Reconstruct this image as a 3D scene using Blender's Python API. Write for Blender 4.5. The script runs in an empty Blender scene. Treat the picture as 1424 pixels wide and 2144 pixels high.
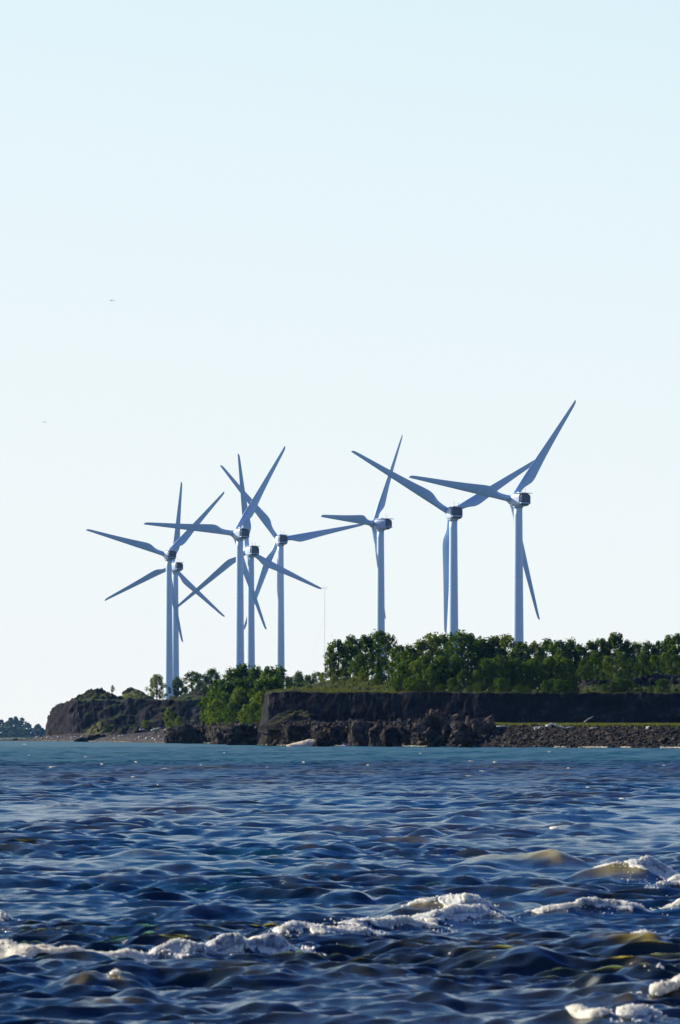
import bpy, bmesh, math, random
import numpy as np
from mathutils import Vector, Matrix, noise
R_ = math.radians
sc = bpy.context.scene
C = sc.collection

# ------------------------------------------------------------------ camera, sky, sun, exposure
F, H0, CX, CAMZ = 10400.0, 1536.0, 712.0, 3.0        # focal length and horizon row in photo pixels, eye height in metres
cam = bpy.data.cameras.new('camera')
cam.sensor_fit = 'VERTICAL'
cam.sensor_height = 36.0
cam.lens = 36.0 * F / 2144.0
cam.shift_y = (H0 - 1072.0) / 2144.0
cam.clip_start = 0.5
cam.clip_end = 60000
cam.dof.use_dof = True
cam.dof.focus_distance = 1400
cam.dof.aperture_fstop = 7
camo = bpy.data.objects.new('camera', cam)
camo.location = (0, 0, CAMZ)
camo.rotation_euler = (R_(90), 0, 0)
C.objects.link(camo)
sc.camera = camo

SUN_AZ, SUN_EL = -62.0, 27.0                          # azimuth from +Y (the view), minus = left
w = bpy.data.worlds.new('World')
sc.world = w
w.use_nodes = True
nt = w.node_tree
nt.nodes.clear()
sky = nt.nodes.new('ShaderNodeTexSky')
sky.sky_type = 'NISHITA'
sky.sun_disc = False
sky.sun_elevation = R_(SUN_EL)
sky.sun_rotation = R_(SUN_AZ)
sky.air_density = 0.5
sky.dust_density = 0.2
sky.ozone_density = 3.0
bg = nt.nodes.new('ShaderNodeBackground')
bg.inputs['Strength'].default_value = 0.1
wo = nt.nodes.new('ShaderNodeOutputWorld')
# a clear dry sky: bright pale band low down, deep blue higher up
mul = nt.nodes.new('ShaderNodeVectorMath'); mul.operation = 'SCALE'; mul.inputs['Scale'].default_value = 0.1
cur = nt.nodes.new('ShaderNodeRGBCurve')
SKYC = ([(0, 0), (.03, .012), (.05, .024), (.07, .052), (.10, .14), (.13, .40), (.16, .71), (.25, .82), (.5, .89), (1, .95)],
        [(0, 0), (.045, .03), (.087, .09), (.124, .185), (.18, .38), (.23, .65), (.28, .875), (.45, .93), (.68, .95), (1, .97)],
        [(0, 0), (.1, .18), (.186, .46), (.26, .69), (.37, .86), (.54, .955), (.8, .965), (1, .97)])
for ch_, pts_ in enumerate(SKYC):
    cc = cur.mapping.curves[ch_]
    cc.points[0].location = pts_[0]; cc.points[1].location = pts_[-1]
    for p_ in pts_[1:-1]: cc.points.new(*p_)
cur.mapping.extend = 'HORIZONTAL'
cur.mapping.update()
mu2 = nt.nodes.new('ShaderNodeVectorMath'); mu2.operation = 'SCALE'; mu2.inputs['Scale'].default_value = 5.0
nt.links.new(sky.outputs[0], mul.inputs[0])
nt.links.new(mul.outputs[0], cur.inputs['Color'])
nt.links.new(cur.outputs[0], mu2.inputs[0])
nt.links.new(mu2.outputs[0], bg.inputs[0])
nt.links.new(bg.outputs[0], wo.inputs[0])

sl = bpy.data.lights.new('sun', 'SUN')
sl.energy = 4.0
sl.angle = R_(0.5)
sl.color = (1.0, 0.93, 0.82)
so = bpy.data.objects.new('sun', sl)
d_ = Vector((math.sin(R_(SUN_AZ)) * math.cos(R_(SUN_EL)), math.cos(R_(SUN_AZ)) * math.cos(R_(SUN_EL)), math.sin(R_(SUN_EL))))
so.rotation_euler = d_.to_track_quat('Z', 'Y').to_euler()
so.location = (-60, 40, 120)
C.objects.link(so)

sc.view_settings.view_transform = 'Standard'
sc.view_settings.look = 'None'
sc.view_settings.exposure = 1.0
sc.view_settings.gamma = 1.0

# ------------------------------------------------------------------ helpers
rng = random.Random(7)

def W(px, py, d):                                     # the point at distance d seen at this place
    return Vector(((px - CX) / F * d, d, CAMZ + (H0 - py) / F * d))

def lerp(xs, ys):
    return lambda x: float(np.interp(x, xs, ys))

def link(o, parent=None):
    C.objects.link(o)
    if parent is not None:
        o.parent = parent
    return o

def mesh_obj(name, bm, mat, parent=None, smooth=False):
    me = bpy.data.meshes.new(name)
    bm.normal_update()
    bm.to_mesh(me)
    bm.free()
    me.materials.append(mat)
    if smooth:
        me.shade_smooth()
    return link(bpy.data.objects.new(name, me), parent)

def np_mesh(name, V, Q, mat, smooth=True):
    me = bpy.data.meshes.new(name)
    V = np.asarray(V, dtype=np.float32)
    Q = np.asarray(Q, dtype=np.int32)
    k = Q.shape[1]
    me.vertices.add(len(V))
    me.vertices.foreach_set('co', V.ravel())
    me.loops.add(Q.size)
    me.loops.foreach_set('vertex_index', Q.ravel())
    me.polygons.add(len(Q))
    me.polygons.foreach_set('loop_start', np.arange(len(Q), dtype=np.int32) * k)
    me.polygons.foreach_set('loop_total', np.full(len(Q), k, dtype=np.int32))
    me.polygons.foreach_set('use_smooth', np.full(len(Q), smooth))
    me.update(calc_edges=True)
    me.validate()
    me.materials.append(mat)
    return me

def tag(o, label=None, cat=None, group=None, kind=None):
    if label: o['label'] = label
    if cat: o['category'] = cat
    if group: o['group'] = group
    if kind: o['kind'] = kind
    return o

def empty(name, loc, rz=0.0):
    o = bpy.data.objects.new(name, None)
    o.location = loc
    o.rotation_euler = (0, 0, rz)
    o.empty_display_size = 1.0
    return link(o)

def tube(bm, p0, p1, r0, r1, n=8, cap=True):
    p0, p1 = Vector(p0), Vector(p1)
    z = (p1 - p0).normalized()
    q = z.to_track_quat('Z', 'Y')
    a = [bm.verts.new(p0 + q @ Vector((r0 * math.cos(2 * math.pi * i / n), r0 * math.sin(2 * math.pi * i / n), 0))) for i in range(n)]
    b = [bm.verts.new(p1 + q @ Vector((r1 * math.cos(2 * math.pi * i / n), r1 * math.sin(2 * math.pi * i / n), 0))) for i in range(n)]
    for i in range(n):
        bm.faces.new((a[i], a[(i + 1) % n], b[(i + 1) % n], b[i]))
    if cap:
        bm.faces.new(a[::-1])
        bm.faces.new(b)

def rings(bm, loops, cap=True):                       # skin consecutive vertex loops
    vs = [[bm.verts.new(p) for p in l] for l in loops]
    n = len(loops[0])
    for a, b in zip(vs, vs[1:]):
        for i in range(n):
            bm.faces.new((a[i], a[(i + 1) % n], b[(i + 1) % n], b[i]))
    if cap:
        bm.faces.new(vs[0][::-1])
        bm.faces.new(vs[-1])

# ------------------------------------------------------------------ materials
def mat(name):
    m = bpy.data.materials.new(name)
    m.use_nodes = True
    n = m.node_tree
    return m, n, n.nodes['Principled BSDF'], n.nodes['Material Output']

def N(n, t, **kw):
    x = n.nodes.new(t)
    for k, v in kw.items():
        if k.startswith('i_'):
            x.inputs[k[2:].replace('_', ' ')].default_value = v
        else:
            setattr(x, k, v)
    return x

def ramp(n, stops):
    r = n.nodes.new('ShaderNodeValToRGB')
    e = r.color_ramp.elements
    while len(e) < len(stops): e.new(0.5)
    for s, (p, c) in zip(e, stops):
        s.position = p
        s.color = (*c, 1)
    return r

def paint_mat(name, col, rough=0.45, streak=0.06):
    m, n, b, o = mat(name)
    tc = N(n, 'ShaderNodeTexCoord')
    mp = N(n, 'ShaderNodeMapping')
    mp.inputs['Scale'].default_value = (1.2, 1.2, 0.08)
    ns = N(n, 'ShaderNodeTexNoise', i_Scale=1.0, i_Detail=5.0, i_Roughness=0.6)
    r = ramp(n, [(0.3, tuple(c * (1 - streak) for c in col)), (0.7, col)])
    n.links.new(tc.outputs['Object'], mp.inputs[0])
    n.links.new(mp.outputs[0], ns.inputs['Vector'])
    n.links.new(ns.outputs[0], r.inputs[0])
    n.links.new(r.outputs[0], b.inputs['Base Color'])
    b.inputs['Roughness'].default_value = rough
    return m

def rock_mat(name, c0, c1, c2, scale=0.35, bump=0.6, grass=None, gz=(0.72, 0.86), grass2=None):
    m, n, b, o = mat(name)
    ge = N(n, 'ShaderNodeNewGeometry')
    ns = N(n, 'ShaderNodeTexNoise', i_Scale=scale, i_Detail=9.0, i_Roughness=0.68)
    n2 = N(n, 'ShaderNodeTexNoise', i_Scale=scale * 7, i_Detail=6.0, i_Roughness=0.7)
    n.links.new(ge.outputs['Position'], ns.inputs['Vector'])
    n.links.new(ge.outputs['Position'], n2.inputs['Vector'])
    r = ramp(n, [(0.32, c0), (0.52, c1), (0.72, c2)])
    mx = N(n, 'ShaderNodeMath', operation='ADD')
    sc2 = N(n, 'ShaderNodeMath', operation='MULTIPLY_ADD')
    sc2.inputs[1].default_value = 0.55
    sc2.inputs[2].default_value = -0.27
    n.links.new(n2.outputs[0], sc2.inputs[0])
    n.links.new(ns.outputs[0], mx.inputs[0])
    n.links.new(sc2.outputs[0], mx.inputs[1])
    n.links.new(mx.outputs[0], r.inputs[0])
    col = r.outputs[0]
    if grass:
        g2 = N(n, 'ShaderNodeTexNoise', i_Scale=0.16, i_Detail=7.0, i_Roughness=0.65)
        n.links.new(ge.outputs['Position'], g2.inputs['Vector'])
        gr = ramp(n, [(0.35, grass), (0.62, grass2 or grass)])
        n.links.new(g2.outputs[0], gr.inputs[0])
        sp = N(n, 'ShaderNodeSeparateXYZ')
        n.links.new(ge.outputs['Normal'], sp.inputs[0])
        ad = N(n, 'ShaderNodeMath', operation='MULTIPLY_ADD')
        ad.inputs[1].default_value = 0.5
        n.links.new(n2.outputs[0], ad.inputs[0])
        n.links.new(sp.outputs['Z'], ad.inputs[2])
        mr = N(n, 'ShaderNodeMapRange')
        mr.inputs['From Min'].default_value = gz[0] + 0.25
        mr.inputs['From Max'].default_value = gz[1] + 0.25
        n.links.new(ad.outputs[0], mr.inputs[0])
        mc = N(n, 'ShaderNodeMix', data_type='RGBA')
        n.links.new(mr.outputs[0], mc.inputs['Factor'])
        n.links.new(col, mc.inputs['A'])
        n.links.new(gr.outputs[0], mc.inputs['B'])
        col = mc.outputs['Result']
    n.links.new(col, b.inputs['Base Color'])
    b.inputs['Roughness'].default_value = 0.92
    b.inputs['Specular IOR Level'].default_value = 0.05
    bp = N(n, 'ShaderNodeBump', i_Strength=bump, i_Distance=0.8)
    n.links.new(mx.outputs[0], bp.inputs['Height'])
    n.links.new(bp.outputs[0], b.inputs['Normal'])
    return m

def leaf_mat(name, dark, light, trans, tfac=0.45):
    m, n, b, o = mat(name)
    n.nodes.remove(b)
    oi = N(n, 'ShaderNodeObjectInfo')
    ge = N(n, 'ShaderNodeNewGeometry')
    ns = N(n, 'ShaderNodeTexNoise', i_Scale=0.5, i_Detail=3.0)
    n.links.new(ge.outputs['Position'], ns.inputs['Vector'])
    a = N(n, 'ShaderNodeMath', operation='ADD')
    n.links.new(oi.outputs['Random'], a.inputs[0])
    n.links.new(ns.outputs[0], a.inputs[1])
    h = N(n, 'ShaderNodeMath', operation='MULTIPLY')
    h.inputs[1].default_value = 0.5
    n.links.new(a.outputs[0], h.inputs[0])
    r = ramp(n, [(0.2, dark), (0.75, light)])
    n.links.new(h.outputs[0], r.inputs[0])
    d = N(n, 'ShaderNodeBsdfDiffuse')
    n.links.new(r.outputs[0], d.inputs[0])
    t = N(n, 'ShaderNodeBsdfTranslucent')
    t.inputs[0].default_value = (*trans, 1)
    mx = N(n, 'ShaderNodeMixShader')
    mx.inputs[0].default_value = tfac
    n.links.new(d.outputs[0], mx.inputs[1])
    n.links.new(t.outputs[0], mx.inputs[2])
    n.links.new(mx.outputs[0], o.inputs[0])
    return m

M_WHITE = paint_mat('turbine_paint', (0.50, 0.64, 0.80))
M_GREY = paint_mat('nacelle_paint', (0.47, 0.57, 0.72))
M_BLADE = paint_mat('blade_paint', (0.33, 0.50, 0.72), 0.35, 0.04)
M_DARK = paint_mat('dark_grille', (0.09, 0.125, 0.18), 0.6)
M_STEEL = paint_mat('galvanised_steel', (0.30, 0.31, 0.33), 0.5)
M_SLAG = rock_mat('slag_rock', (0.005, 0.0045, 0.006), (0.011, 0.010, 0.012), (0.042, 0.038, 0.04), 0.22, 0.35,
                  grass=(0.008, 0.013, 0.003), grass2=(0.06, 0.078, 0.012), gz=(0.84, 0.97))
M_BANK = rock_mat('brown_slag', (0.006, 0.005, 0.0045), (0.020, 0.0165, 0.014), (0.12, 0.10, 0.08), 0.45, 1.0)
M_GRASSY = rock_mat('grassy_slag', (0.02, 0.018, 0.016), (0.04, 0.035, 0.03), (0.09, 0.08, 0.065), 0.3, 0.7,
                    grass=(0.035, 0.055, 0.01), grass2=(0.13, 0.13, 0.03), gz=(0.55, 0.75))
M_BANK_SUNNY = rock_mat('sunny_brown_slag', (0.012, 0.010, 0.008), (0.062, 0.051, 0.041), (0.23, 0.19, 0.15), 0.5, 0.9)  # lighter copy of the brown slag, sunlight mixed into its colour
M_BOULDER = rock_mat('riprap_stone', (0.008, 0.0075, 0.007), (0.026, 0.023, 0.02), (0.24, 0.215, 0.185), 1.5, 0.4)
M_PALE = rock_mat('pale_stone', (0.35, 0.32, 0.28), (0.5, 0.47, 0.42), (0.65, 0.61, 0.55), 1.2, 0.3)
M_SAND = rock_mat('pale_sand', (0.45, 0.36, 0.26), (0.6, 0.5, 0.38), (0.7, 0.6, 0.48), 0.5, 0.3)
M_BEACH = rock_mat('beach_gravel', (0.02, 0.017, 0.015), (0.05, 0.043, 0.037), (0.16, 0.14, 0.12), 0.4, 0.5)
M_WOOD = rock_mat('bleached_wood', (0.38, 0.33, 0.28), (0.55, 0.5, 0.44), (0.7, 0.66, 0.6), 2.0, 0.3)
M_BARK = rock_mat('bark', (0.015, 0.013, 0.011), (0.03, 0.027, 0.023), (0.07, 0.06, 0.05), 2.5, 0.4)
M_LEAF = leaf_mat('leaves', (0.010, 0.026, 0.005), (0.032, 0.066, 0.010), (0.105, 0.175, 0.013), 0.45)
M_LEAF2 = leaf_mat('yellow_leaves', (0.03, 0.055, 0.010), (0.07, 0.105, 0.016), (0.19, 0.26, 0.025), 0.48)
M_GRASS = leaf_mat('grass_blades', (0.018, 0.036, 0.006), (0.085, 0.10, 0.02), (0.16, 0.18, 0.03), 0.4)
M_FAR = leaf_mat('far_foliage', (0.03, 0.05, 0.02), (0.05, 0.08, 0.03), (0.08, 0.12, 0.03), 0.3)
M_BIRD = paint_mat('bird_plumage', (0.28, 0.28, 0.29), 0.8)
M_BLUE = paint_mat('blue_plastic', (0.03, 0.08, 0.42), 0.4)

# water: the body colour is silt near the beach and clear teal farther out (a real plume edge), stored per vertex; the olive of the crests is painted-in sunlight shining through
M_WATER, n, b, o = mat('lake_water')
at = N(n, 'ShaderNodeAttribute', attribute_name='silt_and_glow')
ge = N(n, 'ShaderNodeNewGeometry')
wr = ramp(n, [(0.0, (0.0, 0.050, 0.052)), (0.25, (0.004, 0.022, 0.045)), (0.5, (0.034, 0.031, 0.008)), (1.0, (0.24, 0.185, 0.02))])
n.links.new(at.outputs['Fac'], wr.inputs[0])
n.links.new(wr.outputs[0], b.inputs['Base Color'])
b.inputs['IOR'].default_value = 1.333
b.inputs['Subsurface Weight'].default_value = 0.45         # sunlight glows through the thin olive crests
b.inputs['Subsurface Radius'].default_value = (0.13, 0.11, 0.035)
b.inputs['Subsurface Scale'].default_value = 1.0
ar = N(n, 'ShaderNodeAttribute', attribute_name='chop')   # chop finer than the mesh
n.links.new(ar.outputs['Fac'], b.inputs['Roughness'])
mp = N(n, 'ShaderNodeMapping')
mp.inputs['Scale'].default_value = (0.55, 1.5, 3.0)
n.links.new(ge.outputs['Position'], mp.inputs[0])
r1 = N(n, 'ShaderNodeTexNoise', i_Scale=4.5, i_Detail=7.0, i_Roughness=0.66, i_Distortion=0.5)
n.links.new(mp.outputs[0], r1.inputs['Vector'])
bp = N(n, 'ShaderNodeBump', i_Strength=0.55, i_Distance=0.045)
n.links.new(r1.outputs[0], bp.inputs['Height'])
n.links.new(bp.outputs[0], b.inputs['Normal'])

M_FOAM, n, b, o = mat('foam')
ge = N(n, 'ShaderNodeNewGeometry')
bn = N(n, 'ShaderNodeTexNoise', i_Scale=16.0, i_Detail=6.0, i_Roughness=0.75)       # wetter and frothier patches
n.links.new(ge.outputs['Position'], bn.inputs['Vector'])
br_ = ramp(n, [(0.36, (0.34, 0.34, 0.28)), (0.50, (0.82, 0.73, 0.50)), (0.66, (0.96, 0.87, 0.60))])
n.links.new(bn.outputs[0], br_.inputs[0])
n.links.new(br_.outputs[0], b.inputs['Base Color'])
bb_ = N(n, 'ShaderNodeBump', i_Strength=0.8, i_Distance=0.02)
n.links.new(bn.outputs[0], bb_.inputs['Height'])
n.links.new(bb_.outputs[0], b.inputs['Normal'])
b.inputs['Roughness'].default_value = 0.5
b.inputs['Subsurface Weight'].default_value = 1.0
b.inputs['Subsurface Radius'].default_value = (0.16, 0.14, 0.11)
b.inputs['Subsurface Scale'].default_value = 1.0

# ------------------------------------------------------------------ water
RE = 6.371e6
nr = np.random.default_rng(11)
def vnoise(x, y, seed=0):
    xi, yi = np.floor(x).astype(np.int64), np.floor(y).astype(np.int64)
    fx, fy = x - xi, y - yi
    fx = fx * fx * (3 - 2 * fx); fy = fy * fy * (3 - 2 * fy)
    def hsh(a, b):
        h = (a * 374761393 + b * 668265263 + seed * 974711) & 0xffffffff
        h = ((h ^ (h >> 13)) * 1274126177) & 0xffffffff
        return ((h ^ (h >> 16)) & 0xffff) / 65535.0
    return (hsh(xi, yi) * (1 - fx) + hsh(xi + 1, yi) * fx) * (1 - fy) + (hsh(xi, yi + 1) * (1 - fx) + hsh(xi + 1, yi + 1) * fx) * fy
def fnoise(x, y, oct_=4, seed=0):
    t = 0; a = 0.5
    for k in range(oct_):
        t = t + a * vnoise(x * 2 ** k, y * 2 ** k, seed + k); a *= 0.55
    return t / 1.0

comps = []
for i in range(190):
    lam = 0.24 * (12.0 / 0.24) ** (nr.random() ** 1.15)
    spread = 0.25 + 0.30 * (1 - lam / 13.0)
    th = -0.10 + nr.normal() * spread                 # 0 = straight at the beach
    a = 0.0092 * lam * (0.6 + 0.8 * nr.random()) * (0.18 if lam > 5 else 0.40 if lam > 2.5 else 0.85 if lam > 1.2 else 1.7)
    comps.append((lam, th, a, nr.random() * 2 * math.pi))
comps = np.array(comps)

def dist_at(py, hgt=0.3):
    return F * (CAMZ - hgt) / (py - H0)

# breakers: crest row in photo pixels, from and to (px), slant of the crest in plan, height, front width, back width, painted crest glow,
# then foam: list of (px from, px to, froth height, coverage, spill down the face)
BREAK = [
    (1984, -300, 430, 0.5, 0.24, 0.7, 2.4, 0.45, [(-290, 420, 0.06, 1.0, 0.5)]),
    (1963, 200, 730, 1.2, 0.29, 0.7, 2.4, 0.5, [(225, 720, 0.07, 0.95, 0.6), (300, 520, 0.12, 1.0, 0.75)]),
    (1939, 520, 850, 1.0, 0.29, 0.7, 2.4, 0.5, [(545, 830, 0.09, 1.0, 0.7)]),
    (1918, 660, 980, 1.2, 0.30, 0.7, 2.4, 0.6, [(680, 960, 0.10, 1.0, 0.75)]),
    (1900, 800, 1110, 0.6, 0.30, 0.7, 2.4, 0.6, [(830, 1085, 0.10, 1.0, 0.7)]),
    (1883, 770, 1080, 0.2, 0.32, 0.8, 2.4, 0.85, [(835, 930, 0.05, 0.6, 0.5), (905, 1055, 0.12, 0.95, 0.9)]),
    (1889, 1050, 1420, 0.8, 0.28, 0.7, 2.4, 0.5, [(1075, 1420, 0.05, 1.0, 0.45), (1180, 1410, 0.09, 0.95, 0.6)]),
    (1880, 1330, 1740, 0.4, 0.30, 0.7, 2.4, 0.5, [(1345, 1640, 0.12, 0.95, 0.8)]),
    (1846, 1310, 1640, 0.2, 0.28, 0.7, 2.4, 0.4, [(1345, 1600, 0.10, 0.9, 0.7)]),
    (1796, 1160, 1480, 0.3, 0.55, 1.3, 3.0, 0.95, [(1230, 1310, 0.04, 0.55, 0.5), (1290, 1425, 0.11, 0.75, 1.3)]),
    (1778, 920, 1270, -0.4, 0.46, 1.2, 3.0, 1.0, []),
    (2110, 1080, 1520, 0.2, 0.19, 0.5, 1.6, 0.6, [(1160, 1300, 0.04, 0.75, 0.35), (1275, 1400, 0.09, 0.95, 0.6)]),
    (2066, 1170, 1640, 0.5, 0.20, 0.6, 1.8, 0.8, [(1315, 1600, 0.05, 0.85, 0.4)]),
    (1962, 1180, 1440, 0.0, 0.22, 0.6, 1.8, 1.0, [(1310, 1375, 0.05, 0.8, 0.4)]),
    (2028, 1220, 1640, 0.6, 0.15, 0.5, 1.8, 0.4, [(1345, 1600, 0.03, 0.65, 0.3)]),
    (1906, -120, 70, 0.0, 0.24, 0.5, 1.6, 0.5, [(-80, 34, 0.09, 0.9, 0.5)]),
    (2030, 90, 330, 0.2, 0.20, 0.5, 1.6, 0.95, [(222, 254, 0.04, 0.8, 0.35)]),
    (2086, 110, 340, 0.1, 0.15, 0.5, 1.6, 0.9, []),
    (1828, -160, 210, 0.0, 0.27, 0.9, 2.6, 0.35, []),
    (1776, 200, 460, -0.4, 0.30, 1.0, 2.8, 0.55, []),
    (1770, 570, 770, 0.0, 0.24, 0.9, 2.8, 0.60, []),
    (1862, 1050, 1270, 0.0, 0.24, 0.8, 2.4, 0.60, []),
    (1814, 220, 380, 0.0, 0.22, 0.9, 2.6, 0.60, []),
    (1698, 900, 1120, 0.0, 0.34, 1.3, 3.5, 0.55, []),
    (1722, 1100, 1310, -0.4, 0.34, 1.3, 3.5, 0.60, [(1146, 1176, 0.05, 0.6, 0.6)]),
    (1896, 320, 560, 0.0, 0.22, 0.7, 2.2, 0.4, []),
    (1808, 590, 780, 0.0, 0.24, 0.9, 2.6, 0.5, []),
    (1998, 950, 1260, 0.2, 0.20, 0.7, 2.0, 0.35, []),
    (2046, 620, 980, 0.0, 0.16, 0.7, 2.0, 0.3, []),
    (1722, 620, 760, 0.0, 0.30, 1.3, 3.5, 0.6, []),
    (1858, 660, 780, -0.3, 0.26, 0.8, 2.4, 0.2, []),
]
wr_ = random.Random(23)
for k in range(90):                                   # short steep wave faces, their olive painted in for sunlight through the crest
    py_ = 1612 + 235 * wr_.random() ** 0.9
    p0_ = wr_.uniform(-120, 1420); wd_ = wr_.uniform(80, 230)
    hh_ = wr_.uniform(8, 14 if py_ < 1690 else 19) * 3.0 / (py_ - H0)
    BREAK.append((py_, p0_, p0_ + wd_, wr_.uniform(-0.4, 0.4), hh_, wr_.uniform(0.7, 1.1), wr_.uniform(2, 3), wr_.choice([0.4, 0.5, 0.6, 0.65, 0.7]), []))
for k in range(16):
    py_ = wr_.uniform(1860, 2120); p0_ = wr_.uniform(-100, 1350)
    BREAK.append((py_, p0_, p0_ + wr_.uniform(120, 280), wr_.uniform(-0.4, 0.4), wr_.uniform(14, 26) * 3.0 / (py_ - H0), wr_.uniform(0.4, 0.7), wr_.uniform(1.4, 2.2), wr_.choice([0.2, 0.3, 0.45, 0.55]), []))
BR = []
for py_, p0_, p1_, slant, hh, wf, wb, si, fo_ in BREAK:
    d0 = dist_at(py_, hh)
    ts = np.linspace(0, 1, 15)
    xs = ((p0_ + (p1_ - p0_) * ts) - CX) / F * d0
    ys = d0 + slant * (xs - xs.mean()) + 0.22 * np.sin(xs * 2.1 + py_) + 0.10 * np.sin(xs * 4.7 + 2 * py_)
    BR.append((xs, ys, hh, wf, wb, si))

def breaker_fields(X, Y):
    Hh = np.zeros_like(X)
    S = np.zeros_like(X)
    wob = 0.10 * np.sin(X * 5.1 + 0.7 * Y) + 0.07 * np.sin(X * 11.3 + 1.0)
    for xs, ys, hh, wf, wb, si in BR:
        msk = (X > xs[0]) & (X < xs[-1]) & (Y > ys.min() - 8) & (Y < ys.max() + 14)
        if not msk.any(): continue
        x = X[msk]
        yc = np.interp(x, xs, ys) + wob[msk]
        t = (x - xs[0]) / (xs[-1] - xs[0])
        wid = xs[-1] - xs[0]
        tap = np.clip(np.minimum(t, 1 - t) / min(0.42, 0.9 / wid + 0.12), 0, 1)
        env = np.sin(0.5 * np.pi * tap) * (0.84 + 0.10 * np.sin(x * 3.7 + hh * 20) + 0.10 * np.sin(x * 1.7 + hh * 55))
        dy = Y[msk] - yc
        prof = np.where(dy < 0, np.exp(-(np.abs(dy) / wf) ** 1.35), np.exp(-(np.abs(dy) / (0.6 * wb)) ** 1.25))
        Hh[msk] = np.maximum(Hh[msk], hh * env * prof)
        S[msk] = np.maximum(S[msk], si * env * np.where(dy < 0.15, np.exp(-((dy + 0.1) / (wf * 0.9)) ** 2), np.exp(-(dy / 0.6) ** 2)))
    return Hh, S

def sea(X, Y, dy):                                    # height and horizontal shift of the wave field
    Z = np.zeros_like(X); DX = np.zeros_like(X); DY = np.zeros_like(X)
    grp = 0.62 + 0.5 * np.sin(X * 0.21 + Y * 0.09 + 1.0) * np.sin(Y * 0.13 - X * 0.05) + 0.25 * np.sin(X * 0.5 - Y * 0.043)
    grp = np.clip(grp, 0.3, 1.5) * 1.22
    for lam, th, a, ph in comps:
        k = 2 * math.pi / lam
        kx, ky = math.sin(th), -math.cos(th)
        f = np.clip((lam / np.maximum(dy, 1e-3) - 2.0) / 1.5, 0, 1)
        arg = k * (kx * X + ky * Y) + ph
        s, c = np.sin(arg), np.cos(arg)
        Z += a * f * c
        DX -= a * f * kx * s * 0.6
        DY -= a * f * ky * s * 0.6
    grp = grp * np.interp(Y, [80, 160, 500, 1100], [1.0, 1.25, 1.3, 1.6])
    return Z * grp, DX * grp, DY * grp

rows = [1.0 + i * 2.0 for i in range(21)]
y = 43.0
while y < 10800:
    rows.append(y)
    st = max(0.06, 1.5e-5 * y * y)
    if y < 540: st = min(st, 0.42)
    elif y < 800: st = min(st, 0.8)
    elif y < 1100: st = min(st, 1.3)
    else: st = min(st, 1.2 + (y - 1100) * 0.03)
    y += st
rows = np.array(rows)
drow = np.gradient(rows)
pos_ = np.concatenate([np.linspace(0, 0.075, 186), 0.075 + 0.095 * np.cumsum(np.linspace(0.6, 1.4, 125) / 125), np.linspace(0.18, 0.9, 45)])
ang = np.concatenate([-pos_[:0:-1], pos_])
dang = np.gradient(ang)
Yg, Ag = np.meshgrid(rows, ang, indexing='ij')
Xg = Ag * Yg
Dg = np.maximum(np.repeat(drow[:, None], len(ang), 1), np.abs(dang)[None, :] * Yg)
Zw, DX, DY = sea(Xg, Yg, Dg)
Zw = 0.24 * np.tanh(Zw / 0.24)
Bh, Bs = breaker_fields(Xg, Yg)
calm = 1 - 0.5 * np.clip(Bh / 0.3, 0, 1)
far = np.clip((rows - 1300) / 900, 0, 1)[:, None]
Zw = Zw * calm * (1 - 0.5 * far)
crest_glow = np.clip((Zw - 0.02) / 0.30, 0, 1)  # more olive towards the crests, painting in sunlight that shines through
Zt = Zw + Bh
edge = 480 + 35 * np.sin(Xg * 0.09) + 25 * np.sin(Xg * 0.031 + 2) + 18 * np.sin(Xg * 0.23 + Yg * 0.01)
base = np.interp((Yg - edge) / 70.0, [-1, 1], [0.27, 0.0])
patch = 0.10 * np.sin(Xg * 0.33 + Yg * 0.021) * np.sin(Yg * 0.037 - Xg * 0.11)
glow_noise = np.clip((fnoise(Xg * 0.9, Yg * 0.16, 4, 71) - 0.36) * 4.0, 0, 1) * np.clip(fnoise(Xg * 5.0, Yg * 1.2, 3, 77) * 2.4 - 0.3, 0.2, 1)
silt_and_glow = np.clip(base + patch * (base > 0.1) + 0.36 * crest_glow * np.clip(base * 4, 0.1, 1) * glow_noise, 0, 0.50)
silt_and_glow = np.maximum(silt_and_glow, Bs)  # breaker faces get the same painted glow of light through the water
V = np.stack([Xg + DX * calm, Yg + DY * calm, Zt - (Xg ** 2 + Yg ** 2) / (2 * RE)], -1).reshape(-1, 3)
ni, nj = Xg.shape
ii, jj = np.meshgrid(np.arange(ni - 1), np.arange(nj - 1), indexing='ij')
q = (ii * nj + jj).ravel()
Q = np.stack([q, q + 1, q + nj + 1, q + nj], 1)
me = np_mesh('lake_water', V, Q, M_WATER)
at = me.attributes.new('silt_and_glow', 'FLOAT', 'POINT')
at.data.foreach_set('value', silt_and_glow.ravel().astype(np.float32))
ac = me.attributes.new('chop', 'FLOAT', 'POINT')
ac.data.foreach_set('value', np.interp(Yg, [50, 90, 200, 450], [0.08, 0.12, 0.19, 0.42]).ravel().astype(np.float32))
lake = link(bpy.data.objects.new('lake_water', me))
tag(lake, kind='structure')

def lake_z(X, Y):                                     # height of the water sheet (before the earth's curve)
    X, Y = np.asarray(X, float), np.asarray(Y, float)
    a_ = np.interp(Y, rows, np.arange(ni)); b_ = np.interp(X / Y, ang, np.arange(nj))
    i0 = np.clip(a_.astype(int), 0, ni - 2); j0 = np.clip(b_.astype(int), 0, nj - 2)
    fa, fb = a_ - i0, b_ - j0
    return (Zt[i0, j0] * (1 - fb) + Zt[i0, j0 + 1] * fb) * (1 - fa) + (Zt[i0 + 1, j0] * (1 - fb) + Zt[i0 + 1, j0 + 1] * fb) * fa

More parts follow.
